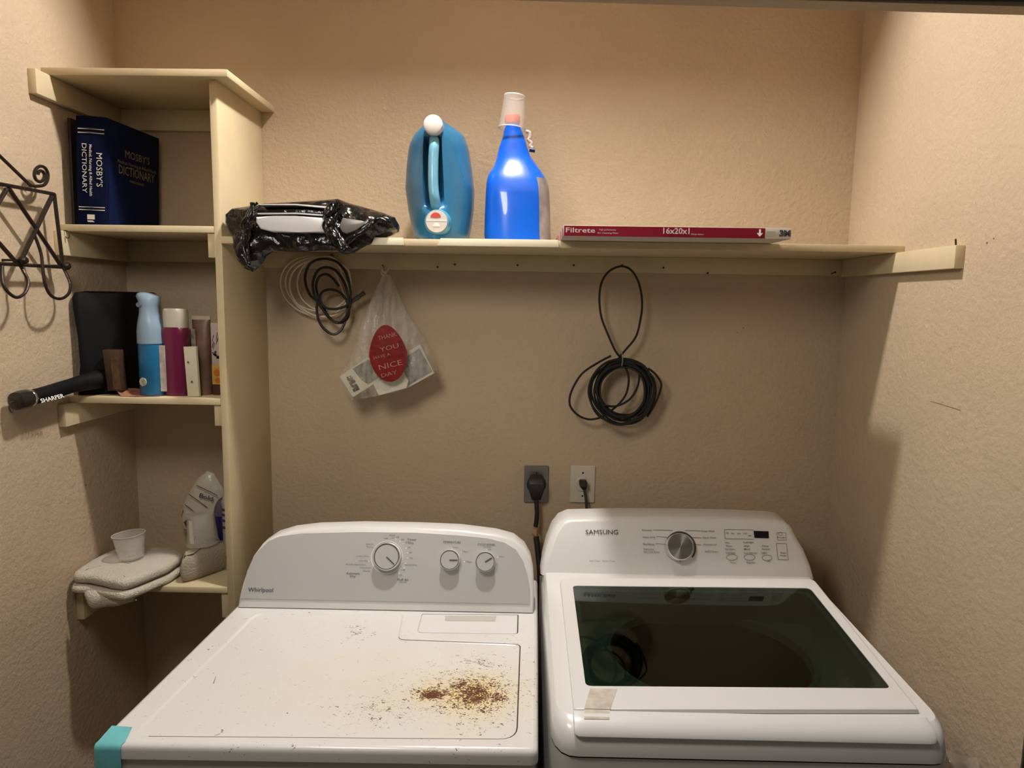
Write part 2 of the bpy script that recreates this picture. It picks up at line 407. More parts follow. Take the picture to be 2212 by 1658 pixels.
ld = mk('lint_door', [sheet(offs(door, -.001), [], f0(DZ+.0004)), loft([up3(offs(door, -.001), DZ+.0004), up3(door, DZ-.0004), up3(door, DZ-.004)], False)], M['enamel'], t)
mk('label', quad([at(*p, z=DZ+.0009) for p in [(962, 1329), (1072, 1330), (1070, 1341), (961, 1340)]]), mat('faded_label', (.55, .52, .47), .5), t, ld, label='faded grey instruction label')
cab = offs([tuple(p[:2]) for p in (FL, FR, BR2, BL2)], -.006)
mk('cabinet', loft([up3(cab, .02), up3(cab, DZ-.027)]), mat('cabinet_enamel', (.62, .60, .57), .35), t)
mk('toe_base', loft([up3(offs(cab, -.03), .0), up3(offs(cab, -.03), .02)]), M['black'], t)
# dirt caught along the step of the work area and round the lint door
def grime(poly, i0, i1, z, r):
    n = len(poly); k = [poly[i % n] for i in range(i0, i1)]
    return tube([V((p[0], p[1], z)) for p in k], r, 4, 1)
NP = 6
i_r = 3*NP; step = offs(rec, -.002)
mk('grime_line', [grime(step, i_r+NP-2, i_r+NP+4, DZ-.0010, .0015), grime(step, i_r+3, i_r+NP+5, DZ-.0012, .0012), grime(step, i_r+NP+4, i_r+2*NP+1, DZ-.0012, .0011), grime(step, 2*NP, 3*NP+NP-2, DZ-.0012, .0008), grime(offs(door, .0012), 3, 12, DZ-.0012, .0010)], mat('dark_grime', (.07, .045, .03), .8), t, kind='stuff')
# console
N1 = V((0, -math.cos(.33), math.sin(.33))); C0 = at(511, 1308, y=-.372)
outl = [(511, 1308), (516, 1284), (523, 1257.5), (533, 1229), (546, 1199), (566, 1173), (592, 1156), (629, 1145), (684, 1138.5), (777, 1136), (900, 1138), (992, 1142), (1069, 1151.5), (1109, 1162), (1133, 1181), (1146, 1205), (1152, 1233), (1154, 1270), (1153, 1319)]
O = [pl(px, py, C0, N1) for px, py in outl]; O[0].z = O[-1].z = DZ+.0005
inw = lambda pts, d: [p + (V((sum(q.x for q in pts)/len(pts), 0, 0))-V((p.x, 0, 0))).normalized()*0 for p in pts]
def shrink(pts, d, base=True):
    uu = V((1, 0, 0)); vv = N1.cross(uu).normalized() * -1
    if vv.z < 0: vv = -vv
    o = pts[0]; P2 = [((p-o).dot(uu), (p-o).dot(vv)) for p in pts]; P3 = offs(P2, -d)
    return [o+uu*a+vv*b for a, b in P3]
ringA = [p+N1*-.0 for p in shrink(O, .009)]
rings = [ringA, [p-N1*.0025 for p in shrink(O, .003)], [p-N1*.009 for p in O], [p+V((0, .045, -.002)) for p in O], [p+V((0, .085, -.012)) for p in shrink(O, .006)], [p+V((0, .11, -.03)) for p in shrink(O, .03)]]
for r_ in rings:
    for i, p in enumerate(r_):
        if p.z < DZ+.0005: p.z = DZ+.0005
cons = mk('console', loft(rings), M['plastic_white'], t)
inl = [(515, 1292), (524, 1262), (534, 1233), (552, 1196), (580, 1168), (604.5, 1158), (654, 1151.5), (777, 1148.5), (900, 1150), (992, 1156), (1053, 1162), (1090, 1171.5), (1115, 1187), (1130, 1211), (1139.5, 1242), (1144, 1270), (1144, 1304)]
PN = [pl(px, py, C0+N1*.001, N1) for px, py in inl]
PN = [p+V((.005, 0, 0)) if p.x < -.6 and p.z < .99 else p for p in PN]
mk('control_panel', slab([p for p in PN], -N1*.004, 0), M['grey_panel'], t, cons)
C1 = C0+N1*.0012; VU = V((0, math.sin(.33), math.cos(.33)))
def cp(px, py): return pl(px, py, C1, N1)
def ctext(s, px, py, w, h, slope=.018, bold=0): return txt(s, cp(px-w/2, py-slope*w/2), cp(px+w/2, py+slope*w/2), VU, h, bold=bold)
k = .00107
mk('lettering', [txt('Whirlpool', cp(536, 1277), cp(590, 1278), VU, .0095, bold=.008)], M['ink'], t, cons, label='dark maker name')
small = []
for s, px, py, w in (('Heavy Dry', 799, 1176, 16), ('Normal', 799, 1182, 14), ('Less Dry', 784, 1202, 26), ('Very Dry', 785, 1212, 20), ('Wrinkle Shield Auto', 768, 1220, 44), ('Normal', 789, 1227, 22), ('Damp', 792, 1234, 16),
        ('Off', 834, 1164, 9), ('Wrinkle', 847, 1157, 13), ('Dry', 847, 1162, 8), ('70', 859, 1161, 6), ('60', 870, 1166, 6), ('50', 879, 1172, 6), ('40', 884, 1183, 6), ('30', 887, 1194, 6), ('20', 888, 1206, 6), ('Easy Care Delicate', 888, 1221, 26),
        ('Off', 871, 1232, 9), ('20', 866, 1243, 6), ('No Heat', 871, 1258, 16), ('Low', 984, 1183, 11), ('Med', 1005, 1192, 11), ('High', 1013, 1214, 12), ('Off', 1057, 1188, 8), ('On', 1083, 1203, 9), ('No Signal', 1052, 1182, 16)):
    small.append(ctext(s, px, py, w, .0034))
mk('lettering', small, M['inkfaint'], t, cons)
big = [ctext('Timed', 889, 1167, 19, .005), ctext('Dry', 888, 1174, 11, .005), ctext('Automatic', 763, 1240, 30, .005), ctext('Dry', 762, 1246, 12, .005), ctext('Fluff Air', 871, 1254, 24, .0055),
       ctext('TEMPERATURE', 976, 1173, 38, .0052), ctext('CYCLE SIGNAL', 1051, 1178, 38, .0052)]
mk('lettering', big, M['ink'], t, cons)
rc = cp(836, 1203); mk('dial_ring', lathe([(.039, 0), (.0392, .0009), (.0378, .0009), (.0378, 0)], rc, N1, 40, False), M['inkwhite'], t, cons)
ticks = [lathe([(.0016, 0), (.0014, .0006)], cp(*p), N1, 8) for p in ((845, 1161), (855, 1164), (864, 1169), (871, 1174), (877, 1184), (880, 1194), (880, 1205), (876, 1217), (873, 1226), (862, 1238), (796, 1212), (977, 1184), (997, 1192), (1003, 1213), (1052, 1187), (1075, 1203))]
mk('dial_marks', ticks, M['inkwhite'], t, cons)
def knob(px, py, r, dep, ang, sc_=1.0):
    # px, py is where the knob's front face shows; it stands dep proud of the panel
    fc = pl(px, py, C1+N1*dep, N1); b0 = fc-N1*dep
    kn = mk('knob', lathe([(r*1.06, 0), (r*1.06, dep*.25), (r*1.0, dep*.3), (r*.98, dep*.93), (r*.95, dep)], b0, N1, 36), M['plastic_white'], t)
    mk('knob_ring', lathe([(r*1.0, dep*.80), (r*1.04, dep*.82), (r*1.05, dep*.95), (r*1.0, dep*1.02), (r*.93, dep*1.02), (r*.93, dep*.9)], b0, N1, 36, False), M['chrome'], t, kn)
    mk('knob_face', lathe([(r*.93, dep*.98), (r*.93, dep*1.005)], b0, N1, 36), M['grey_panel'], t, kn)
    d = V((math.cos(ang), 0, 0))+VU*math.sin(ang); s = N1.cross(d).normalized()*.0011
    a = fc+N1*.0012; b = fc+d*r*.85+N1*.0012
    mk('pointer', slab([a-s, b-s, b+s, a+s], N1*.0006), M['ink'], t, kn)
knob(835, 1202, .0305, .022, -.72); knob(971, 1209, .0225, .022, 0); knob(1048, 1213, .0225, .022, .55)
# chips in the paint
chips = []
for px, py, r in ((632, 1326, .0022), (668, 1322, .0028), (450, 1402, .003), (1096, 1379, .0016), (998, 1343, .0015), (1143, 1398, .0015), (515, 1529, .0014), (480, 1576, .0022), (934, 1304, .0015)):
    q = at(px, py, z=DZ+.0003); a = random.random()*3
    chips.append(([q+V((math.cos(a+i*1.05)*r*random.uniform(.6, 1.5), math.sin(a+i*1.05)*r*random.uniform(.3, 1), 0)) for i in range(6)], [list(range(6))]))
for px, py, qx, qy in ((466, 1460, 460, 1476), (462, 1588, 475, 1584)):
    a, b = at(px, py, z=DZ-.0026), at(qx, qy, z=DZ-.0026); chips.append(quad([a, b, b+V((.0015, 0, 0)), a+V((.0008, 0, 0))]))
mk('paint_chip', chips, mat('bare_metal', (.10, .085, .07), .6), t, kind='stuff')

# teal tape on the corner
a0, a1, a2, a3 = at(243, 1566, z=DZ+.001), at(290, 1566, z=DZ+.001), at(248, 1608, z=DZ+.001), at(202, 1607, z=DZ+.001)
fy = lambda p: V((p.x, p.y-.0015, p.z))
E1, E2 = V((FL.x-.001, FL.y-.001, 0)), V((FL.x+.044, FL.y-.0005, 0))
rows = []
T0 = [V((a0.x-.001, a0.y, DZ+.0007)), V((a1.x-.001, a1.y-.004, DZ+.0007))]
segs = [(0, .0007), (-.0045, -.0008), (-.008, -.004), (-.0095, -.010), (-.0098, -.055)]
base_l, base_r = V((FL.x+.004, FL.y+.009, DZ)), V((FL.x+.049, FL.y+.0085, DZ))
rows = [T0, [base_l+V((-.001, 0, .0007)), base_r+V((0, 0, .0007))]]
for dy, dz in segs[1:]: rows.append([V((base_l.x-.003, base_l.y+dy-.001, DZ+dz)), V((base_r.x-.003, base_r.y+dy-.001, DZ+dz))])
vs = [p for r_ in rows for p in r_]; fs = [[2*i, 2*i+1, 2*i+3, 2*i+2] for i in range(len(rows)-1)]
mk('tape', (vs, fs), mat('teal_tape', (.16, .52, .55), .5, var=.1, vscale=30), base=(FL.x, FL.y, DZ), label='turquoise tape strip wrapped over the front left dryer corner', cat='tape', ang=60)

# ------------------------------------------------------------------ washer
WX0, WX1 = .018, .700
t = thing('washing_machine', 'white top-load washing machine with dark glass lid', 'washing machine', (.36, -.55, 0))
sl = .051; LN = V((0, -math.sin(sl), math.cos(sl))); LP = V((0, -.29, .984))
def zl(y): return .984+(y+.29)*math.tan(sl)
deck = rpoly([(WX0+.010, -.835), (WX1-.010, -.835), (WX1-.010, -.245), (WX0+.010, -.245)], [.035, .035, .01, .01], 5)
def lp(px, py, up=0): return pl(px, py, LP+LN*up, LN)
gl = [lp(*p, .008) for p in [(1237, 1265), (1750, 1270), (1925, 1487), (1265, 1482)]]
hole = rpoly([(gl[3].x+.012, gl[3].y+.012), (gl[2].x-.012, gl[2].y+.012), (gl[1].x-.012, gl[1].y-.010), (gl[0].x+.012, gl[0].y-.010)], .03, 4)
fd = lambda x, y: V((x, y, zl(y)))
fz = lambda poly, dz, k=1: [V((p[0], p[1], zl(p[1])*k+(1-k)*.95+dz)) for p in poly]
flat = lambda poly, z: [V((p[0], p[1], z)) for p in poly]
R1 = offs(deck, .004, .018); R2 = offs(deck, .008, .030); R3 = offs(deck, .010, .038)
def keep_back(poly): return [(p[0], min(p[1], -.235)) for p in poly]
g = [sheet(deck, [hole], fd), loft([fz(deck, 0), fz(keep_back(R1), -.005), fz(keep_back(R2), -.017), fz(keep_back(R3), -.035, .6), flat(keep_back(R3), .905)], False),
     loft([fz(hole, 0), flat(hole, .90)], False)]
mk('top_cover', g, M['enamel'], t)
bodyp = keep_back(offs(deck, .009, .034))
bp2 = [(p[0], -.10 if p[1] > -.3 else p[1]) for p in bodyp]
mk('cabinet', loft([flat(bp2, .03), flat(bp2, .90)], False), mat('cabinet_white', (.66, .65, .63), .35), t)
mk('toe_base', box(WX0+.03, WX1-.03, -.84, -.12, 0, .03), M['black'], t)
# tub seen through the lid
tc_ = V((.375, -.53)); circ = lambda r, n=48: [(tc_.x+r*math.cos(2*PI*i/n), tc_.y+r*.93*math.sin(2*PI*i/n)) for i in range(n)]
tubm = mat('tub_grey', (.62, .66, .64), .35)
hb = offs(hole, .001)
mk('tub_cover', [sheet(hb, [circ(.225)], f0(.905)), loft([flat(circ(.225), .905), flat(circ(.221), .912), flat(circ(.212), .912), flat(circ(.208), .895)], False)], tubm, t, label='grey plastic tub cover seen through the lid')
mk('drum', [loft([flat(circ(.222), .90), flat(circ(.222), .50)], False), quad(flat(circ(.222), .50))], mat('drum_steel', (.12, .12, .12), .3, metal=.8), t, label='dark steel drum')
# lid
lo = [lp(*p, .008) for p in [(1209, 1248), (1757, 1249), (1985, 1532), (1239, 1532)]]
lo[0].x += .0; lidp = rpoly([(p.x, p.y) for p in (lo[3], lo[2], lo[1], lo[0])], [.002, .002, .02, .02], 4)
glp = rpoly([(p.x, p.y) for p in (gl[3], gl[2], gl[1], gl[0])], .012, 4)
fl = lambda up: (lambda x, y: V((x, y, zl(y)+up)))
ml = lambda poly, up: [V((p[0], p[1], zl(p[1])+up)) for p in poly]
lid = mk('lid', [sheet(offs(lidp, -.004), [glp], fl(.009)), loft([ml(offs(lidp, -.004), .009), ml(offs(lidp, -.001), .0078), ml(lidp, .005), ml(lidp, .0012)], False),
                 loft([ml(glp, .009), ml(glp, .001)], False), sheet(lidp, [offs(glp, .002)], fl(.0012))], M['plastic_white'], t)
gm = bpy.data.materials.new('tinted_glass'); gm.use_nodes = True; nt = gm.node_tree; nt.nodes.clear()
o_ = nt.nodes.new('ShaderNodeOutputMaterial'); mx = nt.nodes.new('ShaderNodeMixShader'); tr = nt.nodes.new('ShaderNodeBsdfTransparent'); gs = nt.nodes.new('ShaderNodeBsdfGlossy'); fr = nt.nodes.new('ShaderNodeFresnel')
tr.inputs[0].default_value = (.10, .14, .115, 1); gs.inputs['Roughness'].default_value = .03; gs.inputs[0].default_value = (.9, 1, .93, 1); fr.inputs[0].default_value = 1.5
nt.links.new(fr.outputs[0], mx.inputs[0]); nt.links.new(tr.outputs[0], mx.inputs[1]); nt.links.new(gs.outputs[0], mx.inputs[2]); nt.links.new(mx.outputs[0], o_.inputs[0])
mk('lid_glass', [sheet(offs(glp, -.0004), [], fl(.0076))], gm, t, lid, label='dark tinted glass')
hl = [lp(*p, .008) for p in [(1239, 1533.5), (1985, 1533.5), (2004, 1560), (2003, 1570), (1238, 1570), (1237, 1560)]]
y0, y1 = hl[0].y-.0008, hl[0].y-.05
xa, xb = hl[0].x, hl[1].x
prof = lambda x: [V((x, y0, zl(y0)+.009)), V((x, y0-.012, zl(y0)+.007)), V((x, y0-.026, zl(y0)+.001)), V((x, y0-.036, zl(y0)-.008)), V((x, y0-.038, zl(y0)-.014)), V((x, y0-.034, zl(y0)-.018)), V((x, y0-.02, zl(y0)-.010)), V((x, y0, zl(y0)+.001))]
def sc_ring(x, k):
    r_ = prof(x); c = sum(r_, V())/len(r_); return [c+(p-c)*k if i not in (0, 7) else p for i, p in enumerate(r_)]
mk('lid_handle', loft([sc_ring(xa-.001, .5), sc_ring(xa, .8), sc_ring(xa+.006, .97), prof(xa+.014), prof(xb-.014), sc_ring(xb-.006, .97), sc_ring(xb, .8), sc_ring(xb+.001, .5)]), M['plastic_white'], t, lid)
tp = [lp(*p, .0096) for p in [(1275, 1486), (1333, 1487), (1318, 1531), (1262, 1530)]]
tp2 = [tp[3]+V((.0, -.0015, 0)), tp[2]+V((0, -.0015, 0)), tp[2]+V((-.004, -.022, -.0045)), tp[3]+V((-.002, -.022, -.0045)), ]
mk('tape_residue', [quad(tp), quad(tp2)], mat('old_tape', (.55, .50, .42), .7, var=.18, vscale=60), t, label='patch of yellowed tape residue')
# console
N2 = V((0, -math.cos(.42), math.sin(.42))); W0 = at(1203, 1241, y=-.292)
wo = [(1168, 1243), (1173, 1207), (1182, 1171), (1194, 1141), (1209, 1122), (1229, 1113.5), (1343, 1111), (1477, 1112), (1590, 1114), (1677, 1118), (1698, 1122), (1713, 1135), (1725, 1159), (1740, 1183), (1755, 1219), (1764, 1244)]
O2 = [pl(px, py, W0, N2) for px, py in wo]
def shrink2(pts, d):
    uu = V((1, 0, 0)); vv = V((0, math.sin(.42), math.cos(.42))); o = pts[0]
    P2 = [((p-o).dot(uu), (p-o).dot(vv)) for p in pts]; return [o+uu*a+vv*b for a, b in offs(P2, -d)]
back = V((0, 1, 0))
rings = [shrink2(O2, .019), [p-N2*.002 for p in shrink2(O2, .012)], [p-N2*.008 for p in shrink2(O2, .004)], [p-N2*.018 for p in O2], [p+back*.07-V((0, 0, .004)) for p in O2], [p+back*.13-V((0, 0, .02)) for p in shrink2(O2, .012)]]
rings[0] = [p-N2*.0 for p in rings[0]]
for r_ in rings:
    for i, p in enumerate(r_):
        if i in (0, len(r_)-1) or p.z < .986: p.z = min(p.z, .986); p.z = .978 if i in (0, len(r_)-1) else p.z
cons = mk('console', loft(rings), M['plastic_white'], t)
W1 = W0+N2*.0004; VW = V((0, math.sin(.42), math.cos(.42)))
def wp(px, py, up=0): return pl(px, py, W1+N2*up, N2)
def wtext(s, px, py, w, h, bold=0, sl_=.012): return txt(s, wp(px-w/2, py-sl_*w/2), wp(px+w/2, py+sl_*w/2), VW, h, bold=bold)
mk('lettering', [txt('SAMSUNG', wp(1265, 1153.5), wp(1335, 1153.5), VW, .0115, bold=.0)], M['ink'], t, cons, label='black maker name')
g = [wtext('Self Clean  Smart Care', 1301, 1213, 56, .0045)]
for s, px, py, w in (('Normal', 1397, 1146, 20), ('Heavy Duty', 1402, 1161, 27), ('Bedding', 1401, 1176, 24), ('Delicates', 1401, 1187, 22), ('Spin Only Rinse', 1407, 1193, 34),
        ('Deep Wash', 1529, 1148, 28), ('Quick Wash', 1532, 1162, 28), ('Waterproof', 1533, 1177, 29), ('Self Clean', 1536, 1192, 27),
        ('Hot', 1571, 1173, 9), ('Warm', 1574, 1180, 13), ('Eco Warm', 1577, 1187, 20), ('Cold Water', 1578, 1195, 22), ('Large', 1617, 1172, 22), ('High', 1613, 1180, 12), ('Med', 1613, 1187, 12), ('Low Delicate', 1621, 1195, 28),
        ('Heavy', 1653, 1180, 14), ('Normal', 1654, 1187, 16), ('Light', 1651, 1195, 12), ('Temp', 1583, 1216, 12), ('Spin', 1622, 1216, 20), ('Soil', 1660, 1213, 8), ('Power', 1688, 1162, 17), ('Start', 1692, 1195, 13), ('Pause', 1692, 1201, 13),
        ('Wash', 1571, 1152, 7), ('Rinse', 1583, 1153, 7), ('Spin', 1596, 1153, 7), ('Lock', 1609, 1153, 8), ('Hr', 1620, 1158, 7)):
    g.append(wtext(s, px, py, w, .0038, bold=.012))
mk('lettering', g, M['inkfaint'], t, cons)
g = []
def ln(a, b, w=.0005):
    A, B_ = wp(*a), wp(*b); s = N2.cross((B_-A).normalized())*w; g.append(quad([A-s, B_-s, B_+s, A+s]))
for a, b in (((1411, 1144), (1452, 1145)), ((1418, 1158), (1442, 1160)), ((1416, 1173), (1438, 1175)), ((1480, 1145), (1513, 1146)), ((1490, 1160), (1515, 1161)), ((1497, 1175), (1515, 1176)), ((1565, 1143), (1628, 1144)), ((1565, 1143), (1566, 1163)), ((1566, 1163), (1628, 1164)),
             ((1678, 1150), (1697, 1150)), ((1697, 1150), (1699, 1166)), ((1678, 1150), (1680, 1166)), ((1680, 1166), (1699, 1166)), ((1677, 1173), (1699, 1174)), ((1699, 1174), (1703, 1209)), ((1677, 1173), (1681, 1208)), ((1681, 1208), (1703, 1209))): ln(a, b)
for cx, cy, r_ in ((1581, 1203, 12), (1619, 1203, 12), (1657, 1204, 11)):
    for i in range(12):
        a, b = 2*PI*i/12, 2*PI*(i+1)/12; ln((cx+r_*math.cos(a), cy+r_*.55*math.sin(a)), (cx+r_*math.cos(b), cy+r_*.55*math.sin(b)))
for i in range(10):
    a, b = 2*PI*i/10, 2*PI*(i+1)/10; ln((1686+4*math.cos(a), 1153+4*math.sin(a)), (1686+4*math.cos(b), 1153+4*math.sin(b)))
mk('printed_lines', g, M['inkfaint'], t, cons)
mk('display', slab([wp(1628, 1146, .001), wp(1660, 1147, .001), wp(1661, 1162, .001), wp(1630, 1161, .001)], -N2*.001), mat('display_black', (.01, .006, .014), .12), t, cons, label='small black display')
kc = wp(1470, 1181)
arc = [kc+(V((1, 0, 0))*math.cos(a)+VW*math.sin(a))*.0372+N2*.0006 for a in [(-.72+i*(PI+1.44)/40) for i in range(41)]]
mk('dial_arc', tube(arc, .0019, 6, 1), M['ink'], t, cons)
kf = pl(1470, 1180, W1+N2*.024, N2); kb = kf-N2*.024
kn = mk('knob', lathe([(.034, .001), (.0345, .004), (.0335, .018), (.0325, .0225), (.031, .024)], kb, N2, 40), M['chrome'], t, label='brushed metal program knob')
bm_ = mat('brushed_metal', (.50, .49, .46), .32, metal=1)
_n = bm_.node_tree; _b = _n.nodes['Principled BSDF']; _b.inputs['Anisotropic'].default_value = .85
_t = _n.nodes.new('ShaderNodeTangent'); _t.direction_type = 'RADIAL'; _t.axis = 'Y'; _n.links.new(_t.outputs[0], _b.inputs['Tangent'])
vs, fs = lathe([(.0308, .0245)], kb, N2, 40, False); vs.append(kb+N2*.0245); fs = [[i, (i+1) % 40, 40] for i in range(40)]
fc = mk('knob_face', (vs, fs), bm_, t, kn)
# knob face turns about its own centre so that the brushing is radial
mk('knob_pointer', slab([kb+V((x*.004, 0, 0))+VW*(-.0315+dz) for x, dz in ((-1, 0), (1, 0), (0, -.007))], N2*.012), M['chrome'], t, kn)

# ================================================================== things on the left shelves
def pp(pts, **k): return [at(px, py, **k) for px, py in pts]
# thick blue book, spine to the front
ZM = 1.8302
A = at(167, 479, y=-.262); B = at(234, 481, y=-.245); Cc = at(343, 484, y=-.035)
At = at(180, 248, y=-.262); Ct = at(343, 293, y=-.035)
hb_ = .255
Av, Bv, Cv = V((A.x, A.y, ZM)), V((B.x, B.y, ZM)), V((Cc.x, Cc.y, ZM)); Dv = Av+(Cv-Bv)
lean = V((.012, .0, hb_))
bk = thing('book', 'thick dark blue hardback dictionary on the second shelf of the left unit', 'book', Av)
ins = lambda p, q, d: p+(q-p).normalized()*d
cov = []
th = .004; nB = (Bv-Av).normalized(); nC = (Cv-Bv).normalized()
mk('page_block', hexa([Av+nB*th+nC*.006+V((0, 0, .004)), Bv-nB*th+nC*.006+V((0, 0, .004)), Cv-nB*th-nC*.004+V((0, 0, .004)), Dv+nB*th-nC*.004+V((0, 0, .004))]+[p+lean*.96 for p in (Av+nB*th+nC*.006+V((0, 0, .004)), Bv-nB*th+nC*.006+V((0, 0, .004)), Cv-nB*th-nC*.004+V((0, 0, .004)), Dv+nB*th-nC*.004+V((0, 0, .004)))]), mat('paper_pages', (.62, .56, .44), .8, bump=.4, bscale=300), bk)
M['bookblue'] = mat('blue_book_cloth', (.0018, .006, .036), .65, spec=.12, bump=.3, bscale=250)
def board(p, q, w): return hexa([p, p+w, q+w, q, p+lean, p+w+lean, q+w+lean, q+lean], .0012)
mk('spine', loft([[p+o for o in (V((0, 0, 0)), lean*.25, lean*.5, lean*.75, lean)] for p in (Av, Av+nB*.01-nC*.004, (Av+Bv)*.5-nC*.007, Bv-nB*.01-nC*.004, Bv, Bv+nC*.003, (Av+Bv)*.5-nC*.003, Av+nC*.003, Av)], False), M['bookblue'], bk)
mk('front_cover', board(Bv-nB*.003, Cv-nB*.003, nB*.003), M['bookblue'], bk); mk('back_cover', board(Av, Dv, nB*.003), M['bookblue'], bk)
SN = -nC
def spt(u, v, out=.0085): return Av+(Bv-Av)*u+lean*v+SN*(out-abs(u-.5)*.012)
g = []
for v in (.10+.04, .165, .845, .88): g.append(quad([spt(.08, v), spt(.5, v, .0092), spt(.92, v), spt(.92, v+.009), spt(.5, v+.009, .0092), spt(.08, v+.009)]))
g.append(quad([spt(.38, .055), spt(.62, .055), spt(.62, .10), spt(.38, .10)])); g.append(quad([spt(.40, .03), spt(.62, .03), spt(.56, .045), spt(.38, .045)]))
mk('spine_bands', g, mat('silver_print', (.55, .50, .40), .5), bk, kind='stuff')
g = [txt("MOSBY'S", spt(.70, .67, .0095), spt(.70, .36, .0095), (Bv-Av), .013, nrm=SN), txt('Medical, Nursing & Allied Health', spt(.50, .74, .0098), spt(.50, .27, .0098), (Bv-Av), .006, nrm=SN, bold=.01), txt('DICTIONARY', spt(.24, .75, .0095), spt(.24, .30, .0095), (Bv-Av), .010, nrm=SN)]
mk('lettering', g, bpy.data.materials['silver_print'], bk, kind='stuff')
def cpt(u, v): return Bv+(Cv-Bv)*u+lean*v+nB*.001
g = [txt("MOSBY'S", cpt(.30, .69), cpt(.78, .69), lean, .018, nrm=nB), txt('Medical, Nursing & Allied Health', cpt(.16, .62), cpt(.92, .62), lean, .008, nrm=nB), txt('DICTIONARY', cpt(.18, .52), cpt(.88, .52), lean, .022, nrm=nB), txt('THIRD EDITION', cpt(.38, .46), cpt(.66, .46), lean, .006, nrm=nB)]
mk('lettering', g, mat('dull_gold_print', (.22, .17, .09), .5), bk, kind='stuff')
# thin black book against the wall
a0, a1 = at(166, 478, y=-.225), at(156, 256, y=-.225)
mk('thin_book', hexa([(a0.x-.006, -.235, ZM), (a0.x+.001, -.235, ZM), (a0.x+.001, -.05, ZM), (a0.x-.006, -.05, ZM), (a1.x-.006, -.235, a1.z), (a1.x+.001, -.235, a1.z), (a1.x+.001, -.05, a1.z), (a1.x-.006, -.05, a1.z)], .0012), mat('dark_cover', (.02, .015, .012), .5), base=(a0.x, -.14, ZM),
   label='thin black book leaning between the wall and the thick blue dictionary', cat='book')

# black appliance with a long handle on the third shelf
ZL = 1.4132
t = thing('handheld_vacuum', 'black plastic appliance with a long round handle sticking out past the shelf', 'appliance', (-1.06, -.15, ZL))
blk = mat('matt_black_plastic', (.004, .004, .004), .6, spec=.15)
sec = [(134, 840, -.25, 310), (146, 780, -.25, 306), (143, 720, -.25, 304), (138, 660, -.25, 304), (134, 626, -.25, 306)]
rings = []
vb = .0
xr_ = at(306, 700, y=-.15).x
for z_, xl_, yf in ((ZL+.0005, -1.152, -.268), (1.445, -1.146, -.272), (1.49, -1.140, -.272), (1.56, -1.143, -.270), (1.62, -1.149, -.270), (1.655, -1.153, -.268), (1.668, -1.150, -.262), (1.672, -1.14, -.25)):
    k_ = .006 if z_ > 1.67 else 0
    yb_ = -.055
    rings.append([(x, y, z_) for x, y in rpoly([(xl_+k_, yf+k_), (xr_-.012-k_, yf+.06+k_), (xr_-k_, yb_-k_), (xl_+k_, yb_-k_)], .02, 4)])
mk('body', loft(rings), blk, t)
h0, h1, h2, h3 = at(35, 866, x=-1.122), at(100, 850, x=-1.12), V((-1.118, -.33, 1.452)), V((-1.108, -.25, 1.452))
h0 = V((-1.127, -.500, 1.4335)); h1 = V((-1.123, -.42, 1.4375)); h2 = V((-1.119, -.33, 1.446)); h3 = V((-1.105, -.255, 1.452))
mk('handle', tube([h0, h1, h2, h3, V((-1.08, -.18, 1.46))], lambda q: .0175+.022*max(0, q-.5), 16, 5), blk, t)
hd = (h0-h1).normalized()
mk('end_cap', lathe([(.0185, -.035), (.0205, -.03), (.021, -.012), (.0195, 0), (.012, .004), (.004, .0045)], h0, hd, 24), mat('glossy_black', (.02, .018, .015), .25), t)
mk('collar', lathe([(.0186, -.042), (.0195, -.040), (.0195, -.037), (.0186, -.035)], h0, hd, 24), M['chrome'], t)
L0, R0 = V((-1.1045, -.455, 1.4235)), V((-1.1000, -.385, 1.4265))
mk('lettering', txt('SHARPER', L0, R0, V((-.35, 0, 1)), .009, lift=.001, bold=.02), M['inkwhite'], t)
lp_ = h0+hd*.004
mk('hanging_loop', tube([lp_, lp_+V((0, -.012, 0)), lp_+V((0, -.016, -.012)), lp_+V((0, -.010, -.022)), lp_+V((0, -.003, -.016))], .0014, 6), M['rubber'], t)

# leaflet
q = [(-1.035, -.27, ZL+.001), (-.99, -.275, ZL+.002), (-.945, -.26, ZL+.001), (-.94, -.19, ZL+.001), (-.99, -.18, ZL+.004), (-1.04, -.20, ZL+.012), (-1.06, -.255, ZL+.018)]
ctr = V((-.99, -.225, ZL+.002)); vs = [V(p) for p in q]+[ctr]; vs2 = vs+[p-V((0, 0, .0006)) for p in vs]
n = len(q); fs = [[i, (i+1) % n, n] for i in range(n)]+[[n+1+(i+1) % n, n+1+i, 2*n+1] for i in range(n)]+[[i, n+1+i, n+1+(i+1) % n, (i+1) % n] for i in range(n)]
mk('leaflet', (vs2, fs), mat('brown_paper', (.30, .13, .07), .7, var=.35, vscale=40), base=ctr, label='crumpled reddish brown leaflet lying at the front edge beside the black appliance', cat='paper', ang=80)

def bottle_xy(px0, px1, y, rnd=.9):
    a, b = at(px0, 800, y=y), at(px1, 800, y=y); return (a.x+b.x)/2, (b.x-a.x)/2
def zat(py, y, px=350): return at(px, py, y=y).z
def ell(cx, cy, rx, ry, z, n=24, e=2.0):
    o = []
    for i in range(n):
        a = 2*PI*i/n; c, s = math.cos(a), math.sin(a)
        o.append((cx+rx*math.copysign(abs(c)**(2/e), c), cy+ry*math.copysign(abs(s)**(2/e), s), z))
    return o
